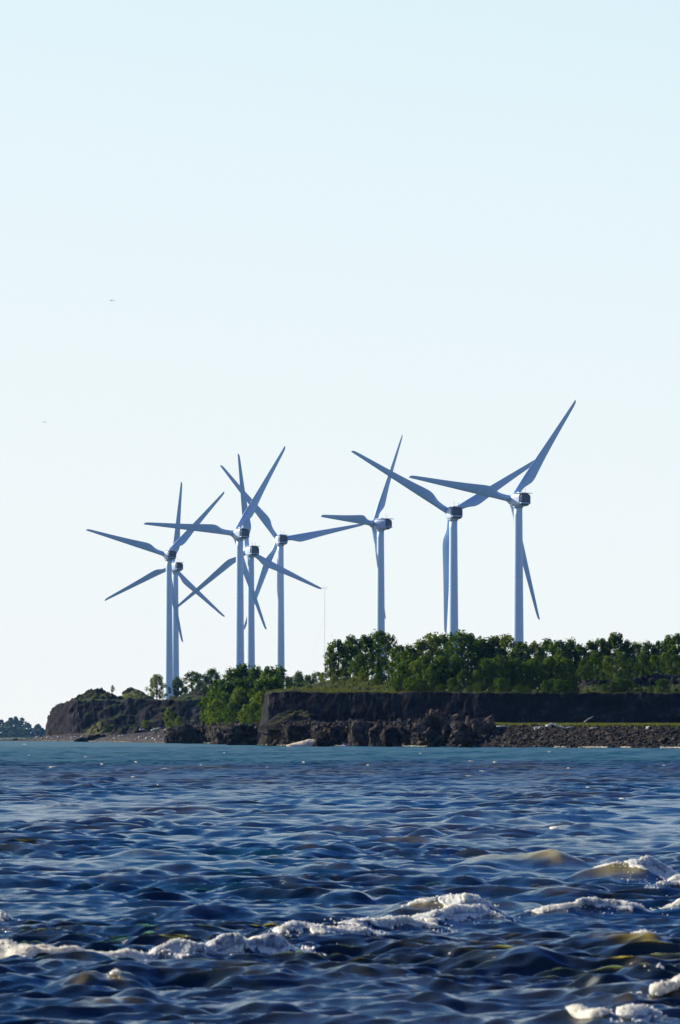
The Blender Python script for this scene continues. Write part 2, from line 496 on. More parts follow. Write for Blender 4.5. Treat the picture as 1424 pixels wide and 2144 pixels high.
# foam: froth heaped along the breaking crests, thousands of small bubbles' heaps, nobody could count it
ICO = bmesh.new()
bmesh.ops.create_icosphere(ICO, subdivisions=1, radius=1.0)
IV = np.array([v.co[:] for v in ICO.verts])
IF = np.array([[v.index for v in f.verts] for f in ICO.faces])
ICO.free()
fv, ff = [], []
nfv = 0
def blob(c, r, sq=0.7):
    global nfv
    j = 1 + 0.35 * (nr.random(len(IV)) - 0.5)
    P = IV * (r * j)[:, None] * np.array([1.25, 1.0, sq]) + np.array(c)
    fv.append(P)
    ff.append(IF + nfv)
    nfv += len(IV)

FOAM = [(bi, *f_) for bi, b_ in enumerate(BREAK) for f_ in b_[8]]
FOAM += [(bi, f_[0] - 10, f_[1] + 10, 0.010, 0.52, f_[4] * 2.2) for bi, b_ in enumerate(BREAK) for f_ in b_[8] if f_[2] > 0.06]
fqv, fqf = [], []
nq = 0
for fi, (bi, p0, p1, fh, cov, spill) in enumerate(FOAM):
    xs, ys, hh, wf, wb, si = BR[bi]
    ym = float(ys.mean())
    x0, x1 = (p0 - CX) / F * ym, (p1 - CX) / F * ym
    fh *= 0.48; spill *= 0.66
    st = 0.014 * ym / 75
    nu_, nv_ = int((x1 - x0) / st), 44
    u, v = np.meshgrid(np.linspace(0, 1, nu_), np.linspace(0, 1, nv_), indexing='ij')
    X = x0 + (x1 - x0) * u
    yc = np.interp(X, xs, ys) + 0.10 * np.sin(X * 5.1 + 0.7 * ym) + 0.07 * np.sin(X * 11.3 + 1.0)
    big = fnoise(X * 1.1, X * 0 + bi * 9.7, 3, 5)                     # how far the froth has spilled along the crest
    sp_ = spill * np.clip(0.25 + 1.5 * (big - 0.25), 0.2, 1.25)
    Y = yc + (0.22 if fh > 0.012 else 0.6) - ((0.22 if fh > 0.012 else 0.6) + sp_) * v
    env = np.clip(np.minimum(u, 1 - u) * (x1 - x0) / min(1.1, 0.4 * (x1 - x0)), 0, 1) ** 0.8
    body = np.sin(np.pi * np.clip(v * 1.05, 0, 1)) ** 0.6
    Bz = lake_z(X, Y)
    Sd = Y - 2.6 * Bz + 0.12 * np.sin(X * 7 + Y * 3)      # distance over the curved face, so froth does not smear down it
    n1 = fnoise(X * 3.1 + Sd * 0.8, Sd * 2.4, 3, 17 + fi)
    n2 = fnoise(X * 8.0 + Sd * 2.0, Sd * 8.0, 4, 31 + fi)
    n3 = fnoise(X * 24.0 - Sd * 5.0, Sd * 24.0, 2, 47 + fi)
    m = env * body * (0.25 + 1.35 * n1) + 0.85 * (n2 - 0.48) + 0.6 * (n3 - 0.4) + (cov - 0.85) * 0.9 - 0.9 * (1 - env) ** 2 - 0.35 * (1 - body)
    thick = fh * np.clip(m, 0, 1) * (0.62 + 0.5 * n2 + 0.12 * n3) + 0.008 * np.clip(m, 0, 1)
    Z = Bz + 0.015 + thick - np.where(m < 0.06, 0.06, 0.0)
    P = np.stack([X + 0.05 * (n3 - 0.4), Y + 0.09 * (n2 - 0.45), Z - Y ** 2 / (2 * RE)], -1).reshape(-1, 3)
    a_, b_ = np.meshgrid(np.arange(nu_ - 1), np.arange(nv_ - 1), indexing='ij')
    q = (a_ * nv_ + b_).ravel()
    keep = (m[:-1, :-1] > 0.05) | (m[1:, 1:] > 0.05) | (m[1:, :-1] > 0.05) | (m[:-1, 1:] > 0.05)
    q = q[keep.ravel()]
    fqv.append(P); fqf.append(np.stack([q, q + nv_, q + nv_ + 1, q + 1], 1) + nq); nq += len(P)
    good = np.nonzero((m.ravel() > 0.12))[0]
    if len(good) and fh > 0.012:                      # clots of bubbles all over the froth
        for g_ in nr.choice(good, int(min(len(good), (x1 - x0) * 300 * cov))):
            p_ = P[g_]
            blob((p_[0], p_[1], p_[2] - 0.004 + 0.02 * nr.random() ** 3), (0.004 + 0.009 * nr.random() ** 2.2) * (1 if fh > 0.03 else 0.75), 0.8)
    for k in range(int((x1 - x0) * 35 * cov)):        # beads of spray on and round the froth
        x = x0 + (x1 - x0) * nr.random()
        yb = float(np.interp(x, xs, ys)) + 0.15 - (spill * 1.2) * nr.random()
        blob((x, yb, float(lake_z(x, yb)) + 0.005 + fh * 1.25 * nr.random() ** 1.6), 0.005 + 0.011 * nr.random() ** 2, 0.8)
# small distant whitecaps
for px, py, wpx, hp in [(110, 1604, 22, 5), (213, 1598, 8, 4), (278, 1624, 8, 5), (345, 1607, 20, 3), (285, 1594, 8, 4), (53, 1558, 10, 4), (60, 1580, 5, 2), (180, 1583, 8, 4),
                        (636, 1594, 6, 4), (770, 1600, 9, 3), (985, 1592, 16, 3), (1035, 1594, 12, 3), (1150, 1573, 10, 3), (1300, 1668, 12, 4), (420, 1600, 8, 2), (980, 1622, 14, 3),
                        (1230, 1645, 10, 3), (1190, 1606, 10, 3), (1010, 1612, 20, 3), (470, 1575, 6, 2), (880, 1576, 6, 2), (1390, 1600, 6, 2), (560, 1604, 7, 2), (330, 1640, 5, 2)]:
    d = dist_at(py, 0.45)
    for k in range(26):
        s = nr.normal() * 0.45
        blob(((px + s * wpx * 0.5 - CX) / F * d, d + nr.normal() * 0.25, 0.38 + hp / F * d * 0.5 * (nr.random() - 0.5)), hp / F * d * (0.12 + 0.16 * nr.random()) * math.exp(-s * s))
for k in range(420):                                  # thin broken surf along the far waterline
    px = 75 + 1400 * nr.random()
    if vnoise(np.array([px * 0.035]), np.array([3.0]), 9)[0] < (0.42 if px < 620 else 0.66): continue
    d = float(np.interp(px, [30, 100, 250, 350, 430, 500, 560, 590, 604, 650, 800, 1000, 1424, 2000], [2300, 2150, 1900, 1690, 1590, 1450, 1310, 1245, 1222, 1208, 1165, 1090, 1010, 950])) - 3 - 4 * nr.random()
    for q_ in range(6):
        blob(((px + 4 * nr.normal() - CX) / F * d, d + nr.normal() * 0.8, 0.16 + 0.2 * nr.random() - d * d / (2 * RE)), 0.06 + 0.12 * nr.random() ** 2, 0.6)
FV = np.concatenate(fv + fqv)
nb = sum(len(a_) for a_ in fv)
FT = np.concatenate(ff)
FQ = np.concatenate(fqf) + nb
FT = np.concatenate([FT, FQ[:, [0, 1, 2]], FQ[:, [0, 2, 3]]])
me = np_mesh('foam', FV, FT, M_FOAM)
foam = link(bpy.data.objects.new('foam', me))
tag(foam, kind='stuff', label='white foam heaped on the breaking wave crests', cat='foam')

# ------------------------------------------------------------------ land
SHX = [-300, 30, 100, 250, 350, 430, 500, 560, 590, 604, 650, 800, 1000, 1424, 2000]
SHD = [2420, 2300, 2150, 1900, 1690, 1590, 1450, 1310, 1245, 1222, 1208, 1165, 1090, 1010, 950]
shore = lerp(SHX, SHD)
CLX = [540, 560, 650, 800, 1000, 1424, 2000]
CLD = [1268, 1264, 1260, 1254, 1246, 1238, 1225]
oldcliff = lerp([540, 560, 650, 800, 1000, 1424, 2000], [1520, 1490, 1420, 1290, 1165, 1105, 1060])
cliffd = lerp(CLX, CLD)

def wz(py, d): return CAMZ + (H0 - py) / F * d

def loft(name, rows, segs, nu, amp, mat_, seed=0, smooth=True, freq=0.25, ampu=None):
    """rows: lists of control points (world); segs: subdivisions between rows; amp: displacement per row."""
    rows = [np.array([p[:] for p in r], dtype=float) for r in rows]
    m = rows[0].shape[0]
    u = np.linspace(0, m - 1, nu)
    R2 = []
    for r in rows:
        R2.append(np.stack([np.interp(u, np.arange(m), r[:, k]) for k in range(3)], 1))
    lines, amps = [], []
    for a, b_, s, a0, a1 in zip(R2, R2[1:], segs, amp, amp[1:]):
        for k in range(s):
            t = k / s
            lines.append(a * (1 - t) + b_ * t)
            amps.append(a0 * (1 - t) + a1 * t)
    lines.append(R2[-1]); amps.append(amp[-1])
    G = np.array(lines)
    tv = np.gradient(G, axis=0); tu = np.gradient(G, axis=1)
    nn = np.cross(tu, tv)
    nn /= np.maximum(np.linalg.norm(nn, axis=2, keepdims=True), 1e-6)
    off = Vector((seed * 13.7, seed * 5.1, seed * 3.3))
    for i in range(G.shape[0]):
        if amps[i] == 0: continue
        for j in range(G.shape[1]):
            p = Vector(G[i, j]) * freq + off
            q_ = Vector((p.x, p.y, p.z * 0.5))
            f = noise.fractal(q_, 0.75, 2.1, 6) * 0.9 + 0.5 * (0.4 - abs(noise.noise(q_ * 2.7)))
            G[i, j] += nn[i, j] * (f * amps[i] * (ampu(G[i, j]) if ampu else 1.0))
    nv = G.shape[0]
    ii, jj = np.meshgrid(np.arange(nv - 1), np.arange(nu - 1), indexing='ij')
    q = (ii * nu + jj).ravel()
    Q = np.stack([q, q + 1, q + nu + 1, q + nu], 1)
    me = np_mesh(name, G.reshape(-1, 3), Q, mat_, smooth)
    o = link(bpy.data.objects.new(name, me))
    tag(o, kind='structure')
    return o

# --- the shore bank below the near cliff: a lumpy slag wall in the middle, a rubble slope on the right
xs = [346, 360, 400, 440, 480, 520, 560, 590, 604, 640, 680, 720, 745, 760, 800, 850, 900, 950, 1000, 1050, 1100, 1200, 1300, 1424, 1600, 1900]
topy = lerp([346, 360, 400, 500, 560, 604, 745, 860, 960, 1000, 1060, 1424, 1900], [1548, 1526, 1520, 1519, 1517, 1516, 1516, 1514, 1513, 1518, 1521, 1522, 1524])
steep = lerp([346, 590, 604, 745, 960, 1010, 1900], [3.5, 3.5, 2.0, 3.5, 5, 14, 15])
r = [[], [], [], [], []]
for x in xs:
    S = shore(x); dt = S + 4 + steep(x); zt = wz(topy(x), dt)
    r[0].append(Vector(((x - CX) / F * (S - 4), S - 4, -1.8)))
    r[1].append(Vector(((x - CX) / F * (S + 2), S + 2, 0.4)))
    r[2].append(Vector(((x - CX) / F * dt, dt, zt)))
    db = dt + 14
    r[3].append(Vector(((x - CX) / F * db, db, zt + 0.25)))
    de = max(cliffd(x) + 30, S + 60) if x > 560 else 2150
    r[4].append(Vector(((x - CX) / F * de, de, zt + 0.5)))
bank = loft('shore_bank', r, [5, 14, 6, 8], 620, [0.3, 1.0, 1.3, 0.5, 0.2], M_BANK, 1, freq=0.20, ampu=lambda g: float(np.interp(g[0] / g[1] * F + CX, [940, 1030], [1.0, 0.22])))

# --- the near cliff: shaded slag face with a rounded left end, grassy mound and plateau behind
topc = lerp([540, 556, 575, 620, 700, 800, 900, 1000, 1200, 1424, 1900], [1470, 1456, 1448, 1449, 1451, 1452, 1450, 1451, 1452, 1452, 1452])
midy = lerp([556, 600, 640, 690, 740, 800, 850, 920, 1200, 1225, 1424, 1900], [1450, 1444, 1439, 1425, 1421, 1427, 1440, 1447, 1447, 1418, 1412, 1410])
xs = [562, 566, 572] + list(range(580, 1204, 8)) + [1206, 1212, 1218, 1226] + list(range(1234, 1500, 8)) + [1600, 1900]
r = [[], [], [], [], [], []]
for k, x in enumerate([None] * 3 + xs):
    if x is None:                                     # the end face, running back from the corner
        bx = [549, 545, 547][k]; tx_ = [560, 557, 557][k]; dd = [1420, 1340, 1290][k]
        pb, pt = 1514, [1450, 1450, 1452][k]
        base_, top_ = W(bx, pb, dd), W(tx_, pt, dd + 3)
        m1 = Vector(((tx_ + 12 - CX) / F * (dd + 10), dd + 10, wz(1449, dd + 10)))
        m2 = Vector(((tx_ + 22 - CX) / F * (dd + 25), dd + 25, wz(1447, dd + 25)))
        bk = Vector(((tx_ + 40 - CX) / F * 3000, 3000, 14.0))
    else:
        d = cliffd(x)
        base_ = W(x, 1516, d); base_.z = min(base_.z, 5.4)
        top_ = W(x, topc(x) + 2.6 * noise.noise(Vector((x * 0.045, 3.3, 0))) + 1.7 * noise.noise(Vector((x * 0.13, 7.3, 0))), d + 4)
        m1 = W(x, 0.55 * topc(x) + 0.45 * midy(x), d + (24 if x < 1205 else 60))
        m2 = W(x, midy(x), d + (52 if x < 1205 else 64))
        bk = Vector(((x - CX) / F * 3000, 3000, m2.z + 0.5))
    r[0].append(base_ - Vector((0, 1.0, 2.5)))
    r[1].append(base_); r[2].append(top_); r[3].append(m1); r[4].append(m2); r[5].append(bk)
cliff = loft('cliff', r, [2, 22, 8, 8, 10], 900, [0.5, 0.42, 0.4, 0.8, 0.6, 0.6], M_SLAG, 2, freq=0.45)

# scree heap against the left end of the cliff
def heap(name, px0, px1, py0, pytop, d, depth, mat_, seed, amp=0.5, nx=60):
    w_ = (px1 - px0) / F * d; zb = wz(py0, d) - 0.6; hgt = (py0 - pytop) / F * d + 0.6
    cxx = ((px0 + px1) / 2 - CX) / F * d
    V, Q = [], []
    ny = 40
    for i in range(ny):
        for j in range(nx):
            a = j / (nx - 1) * 2 - 1; b_ = i / (ny - 1) * 2 - 1
            rr = math.sqrt(a * a + b_ * b_)
            p = Vector((cxx + a * w_ / 2 * 1.15, d + b_ * depth, 0))
            f = noise.fractal(Vector((p.x * 0.3, p.y * 0.3, seed * 7.7)), 0.8, 2.0, 5)
            V.append((p.x, p.y, zb + hgt * max(0, 1 - rr ** 1.5) * (1 + 0.25 * f) + amp * f * (1 if rr < 1 else 0.2) - (0.8 if rr > 1 else 0)))
    for i in range(ny - 1):
        for j in range(nx - 1):
            q0 = i * nx + j
            Q.append((q0, q0 + 1, q0 + nx + 1, q0 + nx))
    o = link(bpy.data.objects.new(name, np_mesh(name, V, Q, mat_)))
    return tag(o, kind='structure')
heap('scree_slope', 552, 690, 1516, 1487, 1254, 9, M_SLAG, 3, 0.25)
heap('sand_bank', 606, 702, 1555, 1549, shore(655) + 1.0, 1.6, M_SAND, 4, 0.12)
heap('sand_spit', 560, 600, 1557, 1549, shore(580) - 1, 3.0, M_SAND, 5, 0.1)

# --- the far headland on the left
hcl = lerp([90, 150, 300, 440, 600, 760], [2275, 2234, 2227, 2220, 2212, 2200])
htop = lerp([100, 108, 118, 135, 152, 200, 340, 440, 760], [1503, 1487, 1478, 1472, 1466, 1466, 1466, 1467, 1468])
hbase = lerp([96, 140, 200, 300, 440, 760], [1540, 1538, 1534, 1527, 1520, 1512])
r = [[], [], [], [], [], []]
for k, (bx, tx_, dd) in enumerate([(104, 128, 2500), (97, 116, 2420), (95, 110, 2370)]):
    r[0].append(W(bx, 1552, dd)); r[1].append(W(bx + 1, 1540, dd)); r[2].append(W(tx_ - 5, 1500, dd + 6)); r[3].append(W(tx_, 1486 - 4 * (2 - k), dd + 14))
    r[4].append(W(tx_ + 8, 1482 - 4 * (2 - k), dd + 40)); r[5].append(Vector(((tx_ + 30 - CX) / F * 3200, 3200, 16)))
for x in [98, 103, 110, 120, 132, 145, 160, 180, 205, 235, 265, 300, 340, 380, 420, 460, 520, 600, 680, 760]:
    d = hcl(x)
    tx_ = x + max(0, (170 - x) * 0.18)
    pt = htop(tx_)
    r[0].append(W(x, hbase(x) + 14, d - 14)); r[1].append(W(x, hbase(x), d))
    mid = 0.45 * hbase(x) + 0.55 * pt
    r[2].append(W(x + (tx_ - x) * 0.5, mid, d + 12)); r[3].append(W(tx_, pt, d + 20))
    p = W(tx_, pt - 0.8, d + 60); r[4].append(p)
    r[5].append(Vector(((tx_ - CX) / F * 3200, 3200, p.z + 0.8)))
head = loft('headland', r, [4, 10, 10, 4, 8], 420, [0.5, 1.3, 1.7, 1.3, 0.6, 0.6], M_SLAG, 6, freq=0.16)
# its beach
r = [[], [], [], []]
for x in [-40, 20, 60, 100, 150, 200, 250, 300, 345, 370]:
    S = shore(x)
    e = 0.35 if x < 80 else 1
    r[0].append(Vector(((x - CX) / F * (S - 12), S - 12, -1.5 - (0.6 if x < 10 else 0))))
    r[1].append(Vector(((x - CX) / F * S, S, 0.05 - (S * S) / (2 * RE))))
    r[2].append(Vector(((x - CX) / F * (S + 45), S + 45, (1.5 if x > 80 else (0.5 if x > 10 else -0.6)))))
    dh = hcl(x); r[3].append(Vector(((x - CX) / F * (dh + 6), dh + 6, wz(hbase(x), dh) + 0.1 if x > 90 else -1.0)))
loft('beach', r, [3, 6, 8], 220, [0.15, 0.15, 0.35, 0.7], M_BEACH, 8, freq=0.2)
# the mounds on top of it and its lower ledges
heap('slag_mound', 148, 262, 1470, 1446, 2330, 30, M_SLAG, 9, 1.2, 80)
heap('slag_heap', 258, 292, 1448, 1441, 2420, 10, M_SLAG, 10, 0.6)
heap('grass_slope', 236, 330, 1470, 1448, 2400, 40, M_GRASSY, 11, 0.3)
heap('ledge', 180, 260, 1540, 1514, 2170, 16, M_GRASSY, 12, 1.2, 70)
heap('rubble_ledge', 225, 352, 1543, 1520, 2080, 22, M_SLAG, 13, 1.4, 80)
heap('back_bank', 355, 520, 1466, 1449, 2320, 20, M_SLAG, 14, 0.6, 80)

# --- the far shore, kilometres away on the left
V = []; Q = []
nx = 160
for j in range(nx):
    x = -1950 + j * 14.2
    for yy, z in ((9150, -9.0), (9180, -5.0), (9290, -2.5), (9900, -1.0)):
        V.append((x, yy + 6 * math.sin(j * 0.7), z))
for j in range(nx - 1):
    for k in range(3):
        q0 = j * 4 + k
        Q.append((q0, q0 + 4, q0 + 5, q0 + 1))
tag(link(bpy.data.objects.new('far_shore', np_mesh('far_shore', V, Q, M_GRASSY))), kind='structure')

# ------------------------------------------------------------------ wind turbines
def section(w_, h_, n=16, p=3.2, drop=0.0):
    out = []
    for i in range(n):
        a = 2 * math.pi * (i + 0.5) / n
        c, s = math.cos(a), math.sin(a)
        out.append((math.copysign(abs(c) ** (2 / p), c) * w_ / 2, math.copysign(abs(s) ** (2 / p), s) * h_ / 2 + drop))
    return out

BL = 48.0
def blade_bm():
    bm = bmesh.new()
    st = [0.0, 1.2, 2.4, 4.0, 5.5, 7.0, 8.2, 9.4, 10.6, 11.8, 13.2, 15, 18, 22, 27, 32, 37, 41, 44, 46, 47.2, 47.8, 48.0]
    ch = lerp([0, 2.4, 4, 5.5, 7, 8.2, 9.4, 10.6, 11.8, 13.2, 15, 18, 22, 27, 32, 37, 41, 44, 46, 47.2, 47.8, 48],
              [2.35, 2.35, 2.35, 2.42, 2.65, 3.05, 3.55, 3.95, 4.1, 4.08, 3.9, 3.55, 3.12, 2.66, 2.25, 1.88, 1.58, 1.36, 1.18, 0.95, 0.6, 0.2])
    tk = lerp([0, 4, 8, 12, 20, 35, 48], [2.35, 2.3, 1.9, 1.25, 0.75, 0.40, 0.06])
    tw = lerp([0, 6, 12, 20, 30, 48], [20, 20, 15, 9, 5, 1])
    loops = []
    for z in st:
        c, t, b_ = ch(z), min(tk(z), ch(z)), R_(tw(z) + 2)
        rnd = max(0, min(1, (z - 3.0) / 7.0))
        L = []
        for i in range(20):
            a = 2 * math.pi * i / 20
            xc, yc = math.cos(a), math.sin(a)                # circle
            s = (1 - xc) / 2                                 # 0 at the trailing edge (+x), 1 at the leading edge
            yf = yc * (0.35 + 0.95 * s) * (0.9 if yc > 0 else 0.6)
            x = xc * c / 2
            y = (yc * (1 - rnd) + yf * rnd) * t / 2
            x += (c / 2 - 1.175) * rnd + (c - 2.35) * 0.5 * (1 - rnd)   # straight leading edge, belly on the trailing side
            x -= 0.25 * rnd * min(1, z / 48)
            X = x * math.cos(b_) + y * math.sin(b_)
            Y = -x * math.sin(b_) + y * math.cos(b_)
            L.append((X, Y, z))
        loops.append(L)
    rings(bm, loops)
    return bm

M_cache = {}
def part(name, key, bmf, mat_, parent, smooth=True):
    if key not in M_cache:
        o = mesh_obj(name, bmf(), mat_, parent, smooth)
        M_cache[key] = o.data
        return o
    return link(bpy.data.objects.new(name, M_cache[key]), parent)

def nacelle_bm():                                     # local: +Y upwind, tower axis at 0, Z=0 at the shaft
    bm = bmesh.new()
    L = []
    for y_, w_, h_, dz, p in [(2.3, 3.4, 3.6, 0, 2.4), (2.0, 4.3, 4.4, 0, 2.8), (0.8, 4.9, 4.9, -0.05, 3.6), (-1.6, 5.0, 4.9, -0.05, 4.2), (-3.3, 4.95, 4.7, 0.05, 5.0), (-3.6, 4.9, 4.6, 0.1, 5.0)]:
        L.append([(x, y_, z) for x, z in section(w_, h_, 24, p, dz)])
    rings(bm, [l[::-1] for l in L])
    tube(bm, (0, 0, -3.0), (0, 0, -2.0), 1.75, 1.9, 24)      # yaw collar
    return bm
def lip_bm():
    bm = bmesh.new()
    L = []
    for y_, w_, h_, z in [(1.6, 3.6, 0.22, 2.5), (-2.0, 4.7, 0.3, 2.52), (-4.9, 4.9, 0.34, 2.42), (-5.6, 4.6, 0.26, 2.36)]:
        L.append([(x, y_, zz + z) for x, zz in section(w_, h_, 12, 3.5)])
    rings(bm, [l[::-1] for l in L])
    return bm
def grille_bm():
    bm = bmesh.new()
    L = []
    for y_, w_, h_ in [(-3.55, 4.7, 4.3), (-4.5, 4.4, 3.9), (-4.75, 3.9, 3.4)]:
        L.append([(x, y_, zz + 0.15) for x, zz in section(w_, h_, 16, 4)])
    rings(bm, [l[::-1] for l in L])
    for k in range(5):
        z = -0.6 + k * 0.5
        v = [bm.verts.new(p) for p in [(-1.6, -4.72, z), (1.6, -4.72, z), (1.6, -4.9, z - 0.12), (-1.6, -4.9, z - 0.12)]]
        bm.faces.new(v)
    return bm
def strip_bm():
    bm = bmesh.new()
    L = []
    for y_, w_, h_ in [(-3.7, 4.85, 0.55), (-4.98, 4.2, 0.45)]:
        L.append([(x, y_, zz - 1.25) for x, zz in section(w_, h_, 12, 4)])
    rings(bm, [l[::-1] for l in L])
    return bm
def mast_bm():
    bm = bmesh.new()
    tube(bm, (-0.9, -3.0, 2.66), (1.0, -3.0, 2.66), 0.08, 0.08, 6)
    for x, h_ in ((-0.8, 1.9), (0.9, 1.6)):
        tube(bm, (x, -3.0, 2.5), (x, -3.0, 2.6 + h_), 0.07, 0.05, 6)
        tube(bm, (x - 0.3, -3.0, 2.6 + h_ * 0.8), (x + 0.3, -3.0, 2.6 + h_ * 0.8), 0.05, 0.05, 6)
    return bm
def hatch_bm():
    bm = bmesh.new()
    L = []
    for z, s in [(2.62, 1.0), (2.95, 0.85)]:
        L.append([(0.2 + x * s, -0.6 + yv * s, z) for x, yv in section(1.9, 1.3, 12, 4)])
    rings(bm, L)
    return bm
def hub_bm():
    bm = bmesh.new()
    L = []
    for y_, rr in [(-1.5, 1.5), (-1.3, 1.75), (-0.6, 1.95), (0.4, 1.95), (1.2, 1.7), (1.9, 1.2), (2.3, 0.6), (2.42, 0.12)]:
        L.append([(rr * math.cos(-2 * math.pi * i / 24), y_, rr * math.sin(-2 * math.pi * i / 24)) for i in range(24)])
    rings(bm, L)
    return bm
def collar_bm():
    bm = bmesh.new()
    tube(bm, (0, 0, 1.2), (0, 0, 2.15), 1.3, 1.3, 24)
    return bm

def turbine(hx, hy, s, yaw, ph, base_z, label, over=3.6):
    d = F / s
    hub = W(hx, hy, d)
    ya = R_(yaw)
    axh = Vector((-math.sin(ya), math.cos(ya), 0))
    tz = hub.z - math.sin(R_(5)) * over - 0.1
    bx = hub - axh * over * math.cos(R_(5))
    root = empty('wind_turbine', (bx.x, bx.y, base_z), ya)
    tag(root, label, 'wind turbine', 'wind turbines along the shore')
    hh = tz - base_z
    bm = bmesh.new()
    L = []
    n = 40
    for i in range(25):
        z = (hh - 2.6) * i / 24
        rr = 2.30 + (1.55 - 2.30) * (i / 24) ** 0.9
        L.append([(rr * math.cos(2 * math.pi * k / n), rr * math.sin(2 * math.pi * k / n), z) for k in range(n)])
    rings(bm, L)
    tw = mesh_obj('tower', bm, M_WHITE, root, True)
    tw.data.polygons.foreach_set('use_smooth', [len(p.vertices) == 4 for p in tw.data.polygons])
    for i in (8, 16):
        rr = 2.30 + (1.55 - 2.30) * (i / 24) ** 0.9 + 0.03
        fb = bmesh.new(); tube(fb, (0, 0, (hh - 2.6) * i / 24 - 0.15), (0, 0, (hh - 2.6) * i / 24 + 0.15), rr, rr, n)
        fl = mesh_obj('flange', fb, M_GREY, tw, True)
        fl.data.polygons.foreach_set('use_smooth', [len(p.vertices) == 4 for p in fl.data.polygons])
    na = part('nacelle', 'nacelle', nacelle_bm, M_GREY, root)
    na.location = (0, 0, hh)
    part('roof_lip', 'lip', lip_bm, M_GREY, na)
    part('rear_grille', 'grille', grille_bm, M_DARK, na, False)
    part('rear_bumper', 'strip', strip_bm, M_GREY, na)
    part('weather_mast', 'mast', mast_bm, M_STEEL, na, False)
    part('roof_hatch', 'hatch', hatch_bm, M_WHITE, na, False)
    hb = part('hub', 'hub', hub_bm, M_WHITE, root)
    hb.location = (0, over * math.cos(R_(5)), hh + math.sin(R_(5)) * over + 0.1)
    hb.rotation_euler = (R_(5), 0, 0)
    # blades: cone 2 degrees upwind, phase measured from up, towards +X of the rotor
    for k in range(3):
        t = R_(ph) + k * 2 * math.pi / 3
        m = Matrix.Rotation(R_(5), 4, 'X') @ Matrix.Rotation(t, 4, 'Y') @ Matrix.Rotation(R_(-2), 4, 'X')
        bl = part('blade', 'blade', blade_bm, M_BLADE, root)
        bl.matrix_local = Matrix.Translation(hb.location) @ m
        co = part('root_collar', 'collar', collar_bm, M_GREY, bl)
    return root

TT = [
    (348.1, 1161.6, 3.96, 28.1, 46.1, 17.5, 'white wind turbine farthest left, its tower base showing on the bare clifftop', 3.2),
    (491.2, 1117.0, 4.67, 36.0, 35.0, 12.7, 'wind turbine with the tallest tower of the left cluster, one blade level to the left', 4.0),
    (517.6, 1153.0, 4.25, 30.4, 113.6, 13.1, 'wind turbine half hidden behind the left cluster\'s tallest tower, one blade straight up', 3.7),
    (582.5, 1129.9, 4.19, 21.2, 80.8, 16.0, 'wind turbine with a long blade pointing right, above the right end of the shore thicket', 3.3),
    (782.5, 1096.5, 4.71, 63.0, 32.9, 13.0, 'wind turbine seen nearly side on, its tower behind the tallest tree on the mound', 3.4),
    (942.7, 1073.8, 5.28, 19.9, 60.8, 10.5, 'wind turbine with raised blades in a wide V and one blade hanging straight down', 3.5),
    (1071.8, 1045.5, 5.66, 37.5, 39.4, 9.7, 'largest and rightmost wind turbine, one blade reaching highest into the sky', 3.7),
    (361.0, 1186.2, 3.72, 36.8, 6.7, 17.5, 'distant wind turbine mostly hidden behind the farthest left tower, blade pointing up', 3.0),
]
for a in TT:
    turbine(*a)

# measuring mast: a thin guyed pole far behind
mr = empty('measuring_mast', W(680, 1466, 2300))
tag(mr, 'hair-thin grey mast rising between the left cluster and the grassy mound', 'mast')
hgt = (1466 - 1225) / F * 2300
bm = bmesh.new(); tube(bm, (0, 0, -2), (0, 0, hgt), 0.07, 0.05, 8)
mesh_obj('pole', bm, M_STEEL, mr)
for k in range(3):
    a = 2 * math.pi * k / 3 + 0.4
    bm = bmesh.new()
    for hz in (0.45, 0.75):
        tube(bm, (0, 0, hgt * hz), (14 * math.cos(a), 14 * math.sin(a), -1), 0.012, 0.012, 4, False)
    mesh_obj('guy_wire', bm, M_STEEL, mr)
bm = bmesh.new(); tube(bm, (-0.9, 0, hgt * 0.97), (0.9, 0, hgt * 0.97), 0.03, 0.03, 6)
tube(bm, (-0.9, 0, hgt * 0.97), (-0.9, 0, hgt * 0.985), 0.1, 0.1, 6); tube(bm, (0.9, 0, hgt * 0.97), (0.9, 0, hgt * 0.985), 0.1, 0.1, 6)
mesh_obj('sensor_arm', bm, M_STEEL, mr)

